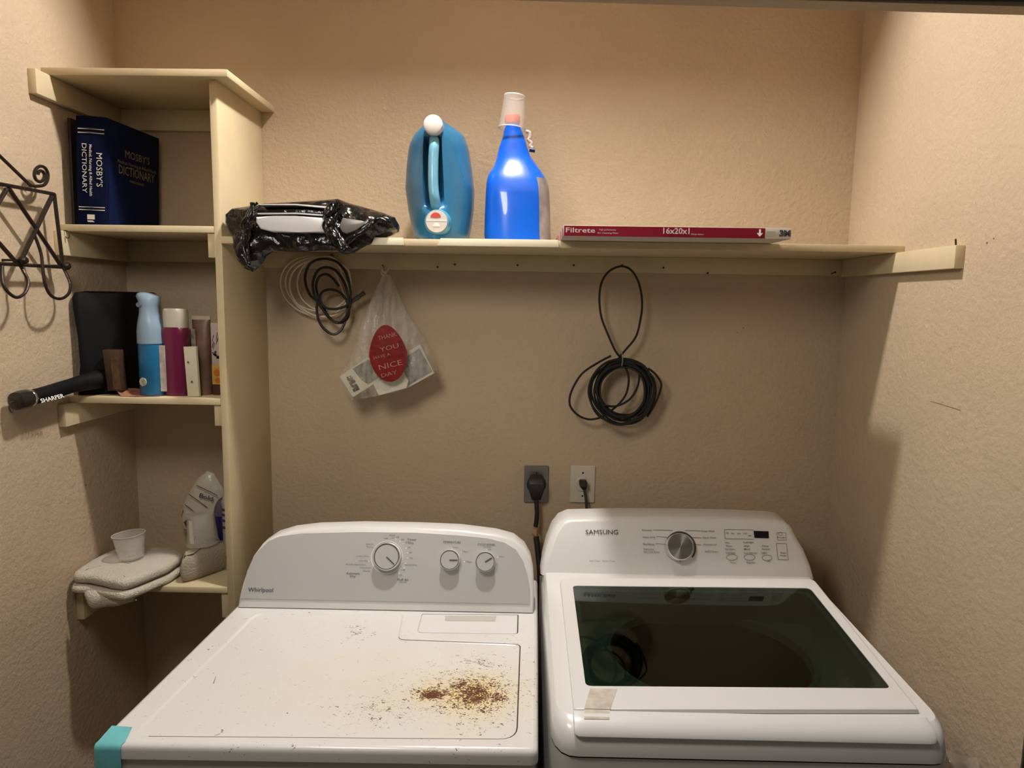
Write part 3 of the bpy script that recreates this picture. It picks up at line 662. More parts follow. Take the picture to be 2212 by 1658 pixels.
# brown bottle standing in the shade in front of the appliance
y_ = -.215; cx, r_ = bottle_xy(243, 295, y_)
t = thing('box', 'dark brown carton in the shadow between the black appliance and the blue spray', 'box', (cx, y_, ZL))
mk('carton', hexa([(cx-.018, -.262, ZL+.013), (cx+.020, -.262, ZL+.013), (cx+.020, -.24, ZL+.013), (cx-.018, -.24, ZL+.013), (cx-.026, -.261, 1.528), (cx+.014, -.261, 1.528), (cx+.014, -.239, 1.528), (cx-.026, -.239, 1.528)], .001), mat('brown_card', (.04, .016, .007), .6, var=.2, vscale=30), t)
mk('print', quad([(cx-.002, -.2635, 1.43), (cx+.018, -.2635, 1.43), (cx+.014, -.2628, 1.51), (cx-.006, -.2628, 1.51)]), mat('brown_print', (.07, .035, .015), .6, var=.5, vscale=60), t)
# air freshener
y_ = -.235; cx, r_ = bottle_xy(303, 357, y_)
t = thing('spray_can', 'blue air freshener spray with pale curved trigger cap', 'spray can', (cx, y_, ZL))
Z = lambda py: at(330, py, y=y_).z
zb = ZL
mk('can', loft([ell(cx, y_, r, r, z) for r, z in ((r_*.9, zb), (r_*.97, zb+.004), (r_*.97, Z(745)), (r_*.96, Z(740)))]), mat('blue_label', (.01, .12, .26), .35, var=.25, vscale=20), t)
sh = mat('pale_blue_plastic', (.22, .31, .40), .35)
mk('cap', loft([ell(cx+o, y_, a, b, Z(py), e=2.2) for py, a, b, o in ((741, r_*.99, r_*.99, 0), (715, r_*.98, r_*.98, 0), (702, r_*.92, r_*.95, 0), (690, r_*.80, r_*.9, -.001), (676, r_*.66, r_*.8, -.002), (660, r_*.66, r_*.8, -.001), (648, r_*.80, r_*.8, 0), (640, r_*.90, r_*.72, -.002), (634, r_*.60, r_*.55, -.009), (631, r_*.3, r_*.3, -.012))]), sh, t)
mk('nozzle', lathe([(.006, 0), (.006, .004), (.003, .004)], (cx-.012, y_-r_*.80, Z(658)), (0, -1, 0), 14), mat('nozzle_grey', (.10, .13, .17), .5), t)
mk('emblem', lathe([(.011, 0), (.0105, .001)], (cx-.010, y_-r_*.90, Z(822)), (-.25, -1, 0), 20), mat('emblem_print', (.45, .42, .33), .5, var=.5, vscale=80), t)
mk('label_dash', lathe([(r_*.985, 0), (r_*.985, .005)], (cx, y_, Z(740)), (0, 0, 1), 24, False), mat('label_edge', (.16, .09, .16), .5), t)
# magenta bottle
y_ = -.225; cx, r_ = bottle_xy(356, 412, y_)
t = thing('bottle', 'magenta bottle with a wide white cap', 'bottle', (cx, y_, ZL))
Z = lambda py: at(385, py, y=y_).z
mg = mat('magenta_plastic', (.13, .005, .042), .3, coat=.4)
mk('bottle_body', loft([ell(cx, y_, a, .024, z, e=3) for a, z in ((r_*.88, ZL), (r_*.92, ZL+.004), (r_*.9, Z(760)), (r_*.92, Z(735)), (r_*1.0, Z(722)), (r_*1.02, Z(712)), (r_*.8, Z(706)))]), mg, t)
mk('cap', loft([ell(cx+.001, y_, a, .023, z, e=3.2) for a, z in ((r_*.82, Z(708)), (r_*.84, Z(704)), (r_*.84, Z(674)), (r_*.80, Z(668)), (r_*.6, Z(666)))]), mat('cap_white', (.50, .45, .37), .4), t)
mk('label', hexa([(cx-r_*.95, y_-.0265, ZL+.012), (cx-r_*.55, y_-.0265, ZL+.012), (cx-r_*.55, y_-.022, ZL+.012), (cx-r_*.95, y_-.016, ZL+.012), (cx-r_*.95, y_-.0265, Z(745)), (cx-r_*.55, y_-.0265, Z(745)), (cx-r_*.55, y_-.022, Z(745)), (cx-r_*.95, y_-.016, Z(745))]), mat('grey_label', (.42, .38, .34), .5, var=.3, vscale=50), t, label='greyish printed side label')
# small dark green pack behind, white perforated strip in front
a, b = at(398, 750, y=-.13), at(425, 715, y=-.13)
t = mk('pouch', pillow([(a.x-.002, ZL), (b.x+.012, ZL), (b.x+.012, b.z-.01), (b.x, b.z), (a.x+.008, b.z-.008), (a.x-.002, a.z)], lambda u, v, w: V((u, -.13-w, v)), .010, .01, .002, 60), mat('green_foil', (.06, .065, .02), .35, bump=.5, bscale=60), base=((a.x+b.x)/2, -.13, ZL), label='small dark green pouch tucked behind the white strip', cat='pouch', ang=60)
y_ = -.255
q = [at(*p, y=y_) for p in [(405, 855), (430, 851), (421, 748), (394, 749)]]; q[0].z = q[1].z = ZL+.0008
t = thing('white_strip', 'white plastic strip with two small cut marks leaning by the magenta bottle', 'plastic strip', ((q[0]+q[1])/2))
mk('strip', slab([q[0], q[1], q[2]+V((0, .004, 0)), q[3]+V((0, .004, 0))], (0, .010, 0), .0015), mat('offwhite_plastic', (.66, .60, .46), .5), t)
mk('cut_mark', [quad([V((p.x-.0035, p.y-.002, p.z-.002)), V((p.x+.004, p.y-.002, p.z-.001)), V((p.x-.0005, p.y-.002, p.z+.004))]) for p in (at(407, 782, y=y_-.0005), at(415, 824, y=y_-.0005))], mat('mark', (.10, .10, .03), .6), t, kind='stuff')
# striped tube
y_ = -.205; cx, r_ = bottle_xy(420, 458, y_); Z = lambda py: at(438, py, y=y_).z
t = thing('tube', 'dull striped squeeze tube standing on its cap next to the patterned box', 'tube', (cx, y_, ZL))
mk('tube_body', loft([ell(cx+o, y_, a, b, z, e=2.2) for a, b, z, o in ((r_*.85, .018, ZL, .003), (r_*.9, .018, ZL+.02, .002), (r_*.95, .017, Z(760), .001), (r_*1.0, .011, Z(700), 0), (r_*1.05, .006, Z(690), 0))]), mat('mauve_grey_tube', (.13, .07, .045), .45, var=.5, vscale=18), t)
mk('tube_crimp', loft([ell(cx, y_, r_*1.08, .004, z, e=5) for z in (Z(690), Z(682))]), mat('crimp', (.45, .38, .30), .4), t)
mk('label', loft([[(cx-r_*.99+(.0015 if k else 0), y_-.012, ZL+.02), (cx-r_*.35, y_-.0195, ZL+.02), (cx-r_*.35, y_-.0172, Z(710)), (cx-r_*.99, y_-.011, Z(710))] for k in (0, 1)]), mat('pale_text_label', (.26, .22, .17), .5, var=.5, vscale=70), t)
# patterned box against the panel
a, b = at(458, 850, y=-.22), at(484, 697, y=-.22); x1_ = PX0-.0195
zt_ = min(at(470, 697, y=-.22).z, 1.60); x0_ = at(458, 800, y=-.22).x
t = thing('box', 'narrow cream and yellow floral patterned carton against the side panel', 'box', ((x0_+PX0)/2, -.16, ZL))
mk('carton', box(x0_, PX0-.001, -.22, -.10, ZL, zt_, .001), mat('cream_card', (.42, .36, .30), .55), t)
yw = -.2207
mk('yellow_band', quad([(x0_, yw, ZL+.028), (PX0-.001, yw, ZL+.028), (PX0-.001, yw, ZL+.078), (x0_, yw, ZL+.078)]), mat('yellow_print', (.50, .30, .05), .5, var=.25, vscale=50), t)
mk('dark_band', quad([(x0_, yw, ZL+.001), (PX0-.001, yw, ZL+.001), (PX0-.001, yw, ZL+.0278), (x0_, yw, ZL+.0278)]), mat('brown_band', (.05, .015, .006), .5), t)
g = []
rr_ = random.Random(3)
for i in range(16):
    c = V((x0_+.004+rr_.random()*(PX0-x0_-.01), yw-.0004, ZL+.086+rr_.random()*.03)); r0 = rr_.uniform(.002, .0045)
    g.append(([c+V((math.cos(k)*r0*rr_.uniform(.5, 1.2), 0, math.sin(k)*r0*rr_.uniform(.5, 1.2))) for k in range(6)], [list(range(6))]))
for i in range(9):
    x = x0_+rr_.random()*(PX0-x0_-.006); z = ZL+.115+rr_.random()*.045; g.append(quad([(x, yw-.0003, z), (x+.0012, yw-.0003, z), (x+.005, yw-.0003, z+.016), (x+.0035, yw-.0003, z+.016)]))
mk('floral_print', g, mat('purple_print', (.04, .012, .05), .5), t, kind='stuff')
mk('orange_print', [lathe([(.0085, 0), (.0085, .0005)], (x0_+.013, yw-.0004, ZL+.058), (0, -1, 0), 12), lathe([(.007, 0), (.007, .0005)], (x0_+.014, yw-.0004, ZL+.038), (0, -1, 0), 12)], mat('orange_print_m', (.45, .12, .02), .5), t, kind='stuff')

# ------------------------------------------------------------------ bottom shelf
ZB = .9272
def soft_slab(name, poly, z0, z1, m, root=None, **k):
    """folded cloth layer: rounded rim, gently uneven top"""
    n = 12; rings = []
    H = z1-z0
    for i, (o, h) in enumerate(((-.010, 0), (-.003, .12), (0, .35), (0, .65), (-.004, .88), (-.012, 1), (-.03, 1.04))):
        pq = offs(poly, o); rings.append([V((p[0], p[1], z0+H*h)) + V((noise.noise(V((p[0]*22, p[1]*22, i*.4)))*.004, noise.noise(V((p[0]*22, p[1]*22, 9+i*.4)))*.004, noise.noise(V((p[0]*14, p[1]*14, 5)))*.006*h)) for p in pq])
    top = rings[-1]; pts2 = [(p.x, p.y) for p in top]
    g = [loft(rings, False)]; c = V((sum(p.x for p in top)/len(top), sum(p.y for p in top)/len(top), 0))
    r_prev = top
    for f in (.75, .5, .25):
        r_n = [V((c.x+(p.x-c.x)*f, c.y+(p.y-c.y)*f, z1+.003+noise.noise(V((p.x*f*18, p.y*f*18, 2)))*.006)) for p in top]
        g.append(loft([r_prev, r_n], False)); r_prev = r_n
    g.append(quad(r_prev)); g.append(quad([p for p in rings[0]][::-1]))
    vs, fs = [], []
    for a_, b_ in g:
        o = len(vs); vs += a_; fs += [[i+o for i in f] for f in b_]
    bm = bmesh.new(); vv = [bm.verts.new(p) for p in vs]
    for f in fs:
        try: bm.faces.new([vv[i] for i in f])
        except ValueError: pass
    bmesh.ops.remove_doubles(bm, verts=bm.verts, dist=1e-6)
    return mk(name, bmgeo(bm), m, root, ang=80, **k)
def px2(pts, z): return [tuple(at(px, py, z=z)[:2]) for px, py in pts]
towel = mat('white_terry', (.60, .55, .46), .9, spec=.15, bump=1, bscale=260, dist=.004)
towel2 = mat('grey_beige_cloth', (.36, .31, .235), .9, spec=.1, bump=.8, bscale=200, dist=.004)
tw = [(-1.150, -.325), (-1.095, -.345), (-1.02, -.375), (-.985, -.372), (-.955, -.31), (-.935, -.24), (-.945, -.17), (-1.0, -.14), (-1.09, -.14), (-1.150, -.16)]
tw = [tuple(p[:2]) for p in cr([V((a, b, 0)) for a, b in tw], 4, True)]
t = thing('folded_towel', 'folded white towel hanging over the front of the bottom shelf', 'towel', (-1.05, -.2, ZB))
soft_slab('lower_fold', tw, ZB+.0005, ZB+.024, towel, t)
soft_slab('upper_fold', [(x*.97-.031, y*.96-.010) for x, y in tw], ZB+.026, ZB+.054, towel, t)
dr = [at(*p, y=-.345) for p in [(212, 1272), (335, 1280), (330, 1296), (225, 1309), (214, 1296)]]
vsf = pillow([(-1.105, ZB+.018), (-.985, ZB+.016), (-.975, ZB-.006), (-1.02, ZB-.020), (-1.085, ZB-.030), (-1.098, ZB-.016)], lambda u, v, w: V((u, -.352-w-(.012 if v > ZB+.01 else 0)*0, v)), .012, .008, .002, 40)
mk('hanging_corner', vsf, towel, t, ang=80)
g2 = [(-1.10, -.19), (-.95, -.27), (-.90, -.27), (-.845, -.20), (-.825, -.12), (-.85, -.04), (-1.0, -.03), (-1.11, -.05)]
g2 = [tuple(p[:2]) for p in cr([V((a, b, 0)) for a, b in g2], 4, True)]
g3 = [(-.918, -.235), (-.902, -.262), (-.858, -.215), (-.826, -.16), (-.84, -.132), (-.90, -.128), (-.918, -.16)]
g3 = [tuple(p[:2]) for p in cr([V((a, b, 0)) for a, b in g3], 4, True)]
soft_slab('cloth', g3, ZB+.0005, ZB+.072, towel2, None, base=(-.89, -.14, ZB), label='rumpled grey beige cloth bundle behind the white towel', cat='cloth')
clear = bpy.data.materials.new('frosted_clear_plastic'); clear.use_nodes = True; nt = clear.node_tree; b = nt.nodes['Principled BSDF']
b.inputs['Base Color'].default_value = (.75, .72, .66, 1); b.inputs['Roughness'].default_value = .25; b.inputs['Alpha'].default_value = .30
def cup(name, root, cx, cy, z, r0, r1, h, tilt=(0, 0, 1), m=clear):
    p = [(r0*.3, .0005), (r0, .0005), (r0, 0), (r0*1.02, .002), (r1, h), (r1+.0015, h), (r1+.0015, h-.003), (r1-.001, h-.003), (r0-.001, .003), (r0*.3, .003)]
    return mk(name, lathe(p, (cx, cy, z), tilt, 32, False), m, root)
zt2 = ZB+.056
t = thing('measuring_cup', 'clear plastic measuring cup standing on the white towel', 'cup', (-1.045, -.245, zt2+.006))
cup('cup', t, -1.045, -.245, zt2+.006, .029, .0385, .062, (-.08, 0, 1))
mk('rim', lathe([(.0375, 0), (.0400, 0), (.0400, .003), (.0375, .003), (.0375, 0)], V((-1.045, -.245, zt2+.006))+V((-.08, 0, 1)).normalized()*.060, (-.08, 0, 1), 32, False), mat('cup_rim', (.55, .5, .42), .3), t)
zc_ = ZB+.077
t = thing('measuring_cup', 'taller clear plastic scoop cup turned upside down on the grey cloth', 'cup', (-.955+.05, -.13, zc_))
cup('cup', t, -.895, -.175, zc_+.084, .033, .040, .084, (0.05, 0, -1))
mk('handle_strip', slab([(-.908, -.2115, zc_+.012), (-.896, -.213, zc_+.010), (-.901, -.2075, zc_+.072), (-.911, -.206, zc_+.072)], (0, -.001, 0)), mat('handle_white', (.62, .57, .48), .4), t, label='opaque whitish handle strip')
# printed white plastic pack
yq = -.05
sil = [(448, 1017), (462, 1022), (470, 1036), (482, 1055), (487, 1075), (478, 1120), (470, 1160), (462, 1190), (440, 1195), (420, 1178), (405, 1150), (392, 1135), (391, 1118), (398, 1085), (412, 1058), (428, 1032)]
S2 = [(p.x, p.z) for p in pp(sil, y=yq)]
# rest the pack on the shelf behind the cloth
zmin = min(p[1] for p in S2); S2 = [(x, z if z > zmin+.02 else ZB+.001) for x, z in S2]
pk = thing('plastic_pack', 'white printed plastic pack slumped behind the cups on the bottom shelf', 'bag', (sum(p[0] for p in S2)/len(S2), yq, ZB))
mk('pack', pillow(S2, lambda u, v, w: V((u, yq-w, v)), .018, .009, .003, 25, seed=3), mat('white_film', (.62, .58, .48), .3, spec=.6, bump=.6, bscale=35, dist=.006), pk, ang=70)
def onpk(px, py): p = at(px, py, y=yq-.023); return p
g = []
for a, b in (((424, 1048), (470, 1070)), ((408, 1067), (448, 1096)), ((400, 1090), (426, 1110)), ((399, 1144), (440, 1146)), ((403, 1152), (444, 1155))):
    A_, B_ = onpk(*a), onpk(*b); m_ = (A_+B_)/2+V((0, -.004, .003)); g.append(tube([A_, m_, B_], .0011, 5, 3))
mk('print_lines', g, mat('pack_ink', (.08, .05, .07), .5), pk, kind='stuff')
mk('lettering', txt('Bold', onpk(431, 1073), onpk(460, 1081), V((0, 0, 1)), .013, lift=.003, bold=.02), bpy.data.materials['pack_ink'], pk)
mk('picture', quad([onpk(396, 1128), onpk(408, 1117), onpk(414, 1122), onpk(402, 1136)]), mat('dark_picture', (.10, .05, .05), .5, var=.5, vscale=60), pk)
# dark blue bottle and the striped bottle
y_ = -.098; cx, r_ = bottle_xy(451, 483, y_); Z = lambda py: at(467, py, y=y_).z
t = thing('bottle', 'plain dark blue bottle near the panel on the bottom shelf', 'bottle', (cx, y_, ZB))
mk('bottle_body', loft([ell(cx, y_, a, .022, z, e=2.6) for a, z in ((r_*.95, ZB), (r_, ZB+.004), (r_, Z(1140)), (r_*.98, Z(1110)))]), mat('navy_plastic', (.012, .012, .10), .3, coat=.3), t)
mk('shoulder', loft([ell(cx+o, y_, a, b, z, e=2.4) for a, b, z, o in ((r_*.98, .022, Z(1110), 0), (r_*.9, .02, Z(1092), .002), (r_*.6, .014, Z(1078), .005), (r_*.3, .008, Z(1074), .006))]), mat('violet_grey_plastic', (.12, .09, .14), .35), t)
y_ = -.152; x0_, x1_ = at(482, 1150, y=y_).x, PX0-.001; cx, r_ = (x0_+x1_)/2, (x1_-x0_)/2; Z = lambda py: at(488, py, y=y_).z
t = thing('bottle', 'slim white bottle with purple bands pressed against the side panel', 'bottle', (cx, y_, ZB))
mk('bottle_body', loft([ell(cx, y_, a, .02, z, e=2.6) for a, z in ((r_*.9, ZB), (r_*.95, ZB+.004), (r_*.95, Z(1088)))]), mat('grey_white_plastic', (.35, .33, .28), .4), t)
mk('cap', loft([ell(cx, y_, a, .018, z) for a, z in ((r_*.9, Z(1088)), (r_*.9, Z(1070)), (r_*.6, Z(1060)))]), mat('pale_cap', (.50, .46, .38), .4), t)
for py in (1097, 1108, 1120, 1135):
    mk('band', loft([ell(cx, y_, r_*.97, .0204, Z(py)+dz, e=2.6) for dz in (-.0035, .0035)], False), mat('purple_band', (.06, .02, .08), .4) if 'purple_band' not in bpy.data.materials else bpy.data.materials['purple_band'], t)

# ================================================================== things on the long shelf
ZT0 = ZT+.0006
def lerp(tab, z):
    for (z0, a), (z1, b) in zip(tab, tab[1:]):
        if z0 <= z <= z1:
            t_ = (z-z0)/(z1-z0) if z1 > z0 else 0; return a+(b-a)*t_
    return tab[0][1] if z < tab[0][0] else tab[-1][1]
# big blue jug standing on end, handle towards the room
yj = -.215
J = V((at(944, 513, y=yj).x, -.145, ZT0))
t = thing('detergent_jug', 'large teal blue detergent jug standing on end with white cap and spout', 'jug', J)
jl = [(513, 893), (505, 888), (480, 881), (450, 875), (400, 868), (350, 871), (310, 876), (285, 886), (268, 902), (258, 918), (252, 930)]
jr = [(513, 1003), (505, 1009), (480, 1014), (440, 1019), (400, 1020), (350, 1014), (310, 1008), (285, 1000), (272, 988), (262, 972), (252, 955)]
tl = sorted((at(x, y, y=yj).z, at(x, y, y=yj).x) for y, x in jl); tr_ = sorted((at(x, y, y=yj).z, at(x, y, y=yj).x) for y, x in jr)
zj0, zj1 = ZT0, tl[-1][0]
def sm(x): x = max(0, min(1, x)); return x*x*(3-2*x)
rings = []; NR = 34
for i in range(NR+1):
    z = zj0+(zj1-zj0)*i/NR; f = (z-zj0)/(zj1-zj0)
    xl, xr2 = lerp(tl, z), lerp(tr_, z); cx_, w = (xl+xr2)/2, (xr2-xl)/2
    if i == 0: w *= .93
    hx = -.005-.006*f
    r_ = []
    for k in range(64):
        a = 2*PI*k/64; c, s_ = math.cos(a), math.sin(a); e = 3.2
        ux = math.copysign(abs(c)**(2/e), c); uy = math.copysign(abs(s_)**(2/e), s_)
        d = .085*(1-.25*sm((f-.8)/.2)); y = -.145+uy*d*.82
        if uy < 0:
            y -= (1-abs(ux+.1)*(.9 if ux > 0 else 1.1))*.048*(-uy)*(1-.5*sm((f-.85)/.15))
            rec_ = sm((f-.24)/.08)*sm((.84-f)/.06)*sm((.27-abs(ux+.10))/.13)
            y += rec_*.055*(-uy)
            # bevelled facet on the upper right
            y += .012*sm((ux-.25-(1-f)*1.1)/.2)*(-uy)
        r_.append(V((cx_+ux*w, y, z)))
    rings.append(r_)
jm = mat('teal_jug_plastic', (.022, .155, .31), .32, coat=.25, var=.18, vscale=5)
mk('jug_body', loft(rings), jm, t, ang=60)
yh = -.252
hp = [at(938, 292, y=-.215), at(938, 312, y=yh), at(936, 345, y=yh-.004), at(936, 400, y=yh-.004), at(940, 435, y=yh), at(944, 462, y=-.222)]
mk('handle', tube(hp, lambda q: .0125, 14, 6), mat('light_blue_handle', (.16, .44, .60), .3, coat=.3), t, ang=60)
cp_ = at(935, 268, y=-.270)
mk('cap', lathe([(.0185, .04), (.0225, .032), (.0228, .004), (.0215, .0), (.019, -.0015)], cp_, (0, 1, 0), 32), mat('cap_white2', (.78, .77, .74), .35), t)
sp_ = at(943, 478, y=-.268)
sc2 = mk('spout_collar', lathe([(.034, .045), (.033, .025), (.030, .012), (.0285, .004), (.0275, .004), (.0275, .010)], sp_, (0, 1, 0), 36, False), mat('light_blue_ring', (.10, .40, .62), .3, coat=.3), t)
sc3 = mk('spout_cap', lathe([(.027, .02), (.0268, .004), (.0255, .0), (.001, -.0002)], sp_, (0, 1, 0), 36), mat('cap_pinkish_white', (.66, .60, .56), .4), t)
def disc_sector(c, r, a0, a1, n=12, lift=.0008): return ([c+V((0, -lift, 0))]+[c+V((r*math.cos(a0+(a1-a0)*i/n), -lift, r*math.sin(a0+(a1-a0)*i/n))) for i in range(n+1)], [[0, i+1, i+2] for i in range(n)])
mk('red_print', disc_sector(sp_+V((-.002, 0, .008)), .013, .15, PI-.15), mat('red_print_m', (.55, .05, .03), .5), t, sc3)
mk('white_print', [disc_sector(sp_+V((0, 0, -.012)), .009, 0, PI), quad([sp_+V((-.024, -.0009, .0015)), sp_+V((.024, -.0009, .0015)), sp_+V((.024, -.0009, .0035)), sp_+V((-.024, -.0009, .0035))])], M['inkwhite'], t, sc3)

# bright blue bottle with a measuring cup over its neck
yb = -.20
Bx = at(1117, 515, y=yb).x
t = thing('softener_bottle', 'bright blue bottle with orange red cap, shouldered, beside the red filter box', 'bottle', (Bx, -.15, ZT0))
bl_ = [(515, 1046), (505, 1044), (460, 1045), (410, 1047), (385, 1049), (370, 1053), (350, 1066), (330, 1072), (310, 1076), (285, 1085), (268, 1088), (258, 1093), (250, 1096)]
br_ = [(515, 1191), (505, 1190), (440, 1189), (400, 1186), (380, 1181), (362, 1170), (345, 1158), (330, 1147), (310, 1140), (285, 1133), (268, 1126), (258, 1121), (250, 1118)]
tl = sorted((at(x, y, y=yb).z, at(x, y, y=yb).x) for y, x in bl_); tr_ = sorted((at(x, y, y=yb).z, at(x, y, y=yb).x) for y, x in br_)
zb0, zb1 = ZT0, tl[-1][0]
def bring(z, k=1.0, n=56, a0=0, a1=2*PI, grow=0):
    f = (z-zb0)/(zb1-zb0); xl, xr2 = lerp(tl, z), lerp(tr_, z); cx_, w = (xl+xr2)/2, (xr2-xl)/2*k
    d = .058*(1-.62*sm((f-.42)/.35))*(1-.25*sm((f-.8)/.2)); d = min(d, w*1.15); o = []
    d *= k
    for i in range(n):
        a = a0+(a1-a0)*i/(n if a1-a0 > 6.2 else n-1); c, s_ = math.cos(a), math.sin(a); e = 3.0-1.0*sm((f-.5)/.3)
        ux = math.copysign(abs(c)**(2/e), c); uy = math.copysign(abs(s_)**(2/e), s_)
        bulge = .004*sm((.75-abs(ux))/.5)*sm((.5-f)/.3) if uy < 0 else 0
        o.append(V((cx_+ux*(w+grow), -.15+uy*(d+grow)-bulge, z)))
    return o
mk('bottle_body', loft([bring(zb0, .94)]+[bring(zb0+(zb1-zb0)*i/30) for i in [.5]+list(range(1, 31))]), mat('bright_blue_plastic', (.004, .115, .70), .28, coat=.5, var=.15, vscale=8), t, ang=60)
lab = [bring(zb0+(zb1-zb0)*(i/12*.50+.03), 1, 16, -1.02, .55, .0012) for i in range(13)]
vs = [p for r_ in lab for p in r_]; fs = [[i*16+k, i*16+k+1, (i+1)*16+k+1, (i+1)*16+k] for i in range(12) for k in range(15)]
mk('side_label', (vs, fs), mat('silver_grey_label', (.30, .27, .27), .35, metal=.2, var=.35, vscale=25), t, ang=60, label='silvery grey label on the right flank')
nc = V((at(1107, 250, y=-.15).x, -.15, zb1))
mk('cap', lathe([(.0175, -.008), (.0195, -.004), (.0195, .010), (.0185, .013), (.001, .013)], nc, (0, 0, 1), 28), mat('orange_red_plastic', (.75, .10, .035), .4), t, label='orange red screw cap')
q = at(1141, 300, y=-.13)
mk('spout_hook', tube([q+V((-.006, 0, .018)), q+V((.003, 0, .016)), q+V((.004, 0, .004)), q+V((.001, 0, -.002)), q+V((.008, 0, -.010)), q+V((.006, 0, -.018)), q+V((.012, 0, -.022))], .0045, 8), mat('pale_pink_plastic', (.60, .50, .46), .4), t)
mk('spout_stub', tube([q+V((.004, .0, -.026)), q+V((.018, 0, -.028))], .006, 8, 1), mat('navy_plastic2', (.01, .02, .10), .4), t)
ct = at(1112, 206, y=-.15); cb = at(1105, 278, y=-.15); ax_ = (cb-ct)
cr_m = bpy.data.materials.new('clear_cup_plastic'); cr_m.use_nodes = True; b_ = cr_m.node_tree.nodes['Principled BSDF']
b_.inputs['Base Color'].default_value = (.85, .82, .80, 1); b_.inputs['Roughness'].default_value = .12; b_.inputs['Alpha'].default_value = .26; b_.inputs['Specular IOR Level'].default_value = .9
t = thing('measuring_cup', 'clear plastic cup upside down over the neck of the bright blue bottle', 'cup', cb)
H_ = ax_.length
mk('cup', lathe([(.001, .0), (.0245, 0), (.027, .003), (.0325, H_)], ct, ax_, 36, False), cr_m, t)
rm_ = mat('cup_edge', (.80, .78, .78), .2, alpha=.75)
mk('rim', lathe([(.0318, H_-.003), (.0345, H_-.002), (.0345, H_), (.0318, H_), (.0318, H_-.003)], ct, ax_, 36, False), rm_, t)
mk('base_ring', lathe([(.0245, .0), (.0268, .0005), (.0272, .003), (.0250, .0025), (.0245, 0)], ct, ax_, 36, False), rm_, t)
mk('embossing', txt('7.', ct+V((-.010, -.010, .0025)), ct+V((.008, -.010, .0025)), V((0, 1, .3)), .008), rm_, t)

# filter box
fy0 = -.402; a, b = at(1217, 510, y=fy0), at(1652, 512, y=fy0); e_ = at(1709, 512, y=fy0)
zf0, zf1 = ZT0, ZT0+.0235
t = thing('filter_box', 'flat dark red air filter carton jutting out over the shelf front', 'box', ((a.x+e_.x)/2, -.2, ZT0))
mk('carton', box(a.x, e_.x, fy0, -.035, zf0, zf1, .0008), mat('white_card', (.66, .60, .52), .5), t)
mk('red_side', quad([(a.x+.001, fy0-.0006, zf0+.0005), (b.x, fy0-.0006, zf0+.0005), (b.x, fy0-.0006, zf1-.001), (a.x+.001, fy0-.0006, zf1-.001)]), mat('dark_red_print', (.20, .004, .018), .35, var=.1, vscale=8), t)
mk('end_stripes', [quad([(a.x-.0006, fy0+.004+i*.09, zf0+.001), (a.x-.0006, fy0+.004+i*.09+.06, zf0+.001), (a.x-.0006, fy0+.004+i*.09+.06, zf1-.002), (a.x-.0006, fy0+.004+i*.09, zf1-.002)]) for i in range(4)], mat('pink_print', (.52, .16, .18), .5), t)
def fb(px, dz): p = at(px, 510, y=fy0-.0008); return V((p.x, fy0-.0008, zf0+dz))
mk('lettering', [txt('Filtrete', fb(1222, .008), fb(1285, .008), V((0, 0, 1)), .0105, bold=.01), txt('16x20x1', fb(1432, .008), fb(1489, .008), V((0, 0, 1)), .0125, bold=.02), txt('Air Cleaning Filter', fb(1290, .006), fb(1336, .006), V((0, 0, 1)), .0035), txt('High performance', fb(1294, .013), fb(1330, .013), V((0, 0, 1)), .0035), txt('Allergen defense', fb(1492, .006), fb(1520, .006), V((0, 0, 1)), .0035)], mat('pinkish_white_ink', (.62, .50, .48), .5), t)
ar = fb(1641, .004)
mk('arrow', [slab([ar+V((-.0022, 0, .008)), ar+V((.0022, 0, .008)), ar+V((.0022, 0, .016)), ar+V((-.0022, 0, .016))], (0, -.0003, 0)), slab([ar+V((-.007, 0, .008)), ar, ar+V((.007, 0, .008))], (0, -.0003, 0))], M['inkwhite'], t)
mk('grey_print', quad([fb(1656, .005), fb(1674, .005), fb(1674, .016), fb(1656, .016)]), mat('grey_print_m', (.38, .36, .29), .5), t)
mk('lettering', txt('3M', fb(1683, .006), fb(1707, .006), V((0, 0, 1)), .0125, bold=.05), M['ink'], t)

# black plastic bag with a pack of white boards inside
yg = -.26
t = thing('black_bag', 'glossy black plastic bag wrapped around white boards, drooping over the shelf end', 'bag', (-.53, -.2, ZT0))
sil = [(478, 458), (490, 447), (555, 436), (640, 431), (700, 427), (722, 425), (745, 434), (820, 455), (848, 466), (856, 482), (852, 498), (838, 506), (812, 514), (790, 530), (765, 546), (742, 550), (728, 541), (690, 541), (640, 545), (592, 541), (576, 553), (562, 575), (545, 587), (528, 579), (513, 562), (498, 520), (482, 492)]
S3 = []
yfr = -.305
for px, py in sil:
    p = at(px, py, y=yfr); S3.append((p.x, p.z))
def fbag(u, v, w):
    # hangs in front of the shelf edge below, rests on the shelf above
    if v > ZT+.004:
        return V((u, yfr+.03-w*1.0-(0 if w > 0 else w*3.2), v))
    k_ = sm((ZT+.004-v)/.03)
    return V((u, yfr+.03-.028*k_-max(w, 0)*(1-.45*k_)-(w*.1 if w < 0 else 0), v))
mk('bag_film', pillow(S3, fbag, .052, .0075, .013, 26, seed=11, wr=.0035, wdir=lambda u, v: u*95+v*160+noise.noise(V((u*12, v*12, 0)))*7), M['bagblack'], t, ang=80)
def bp(px, py, y): return at(px, py, y=y)
wb = mat('white_board_edge', (.66, .65, .66), .35)
yw_ = -.345
def slabpx(name, pts, depth, m, y=yw_, bev=.003): return mk(name, slab([bp(px, py, y) for px, py in pts], (0, depth, 0), bev, 3), m, t)
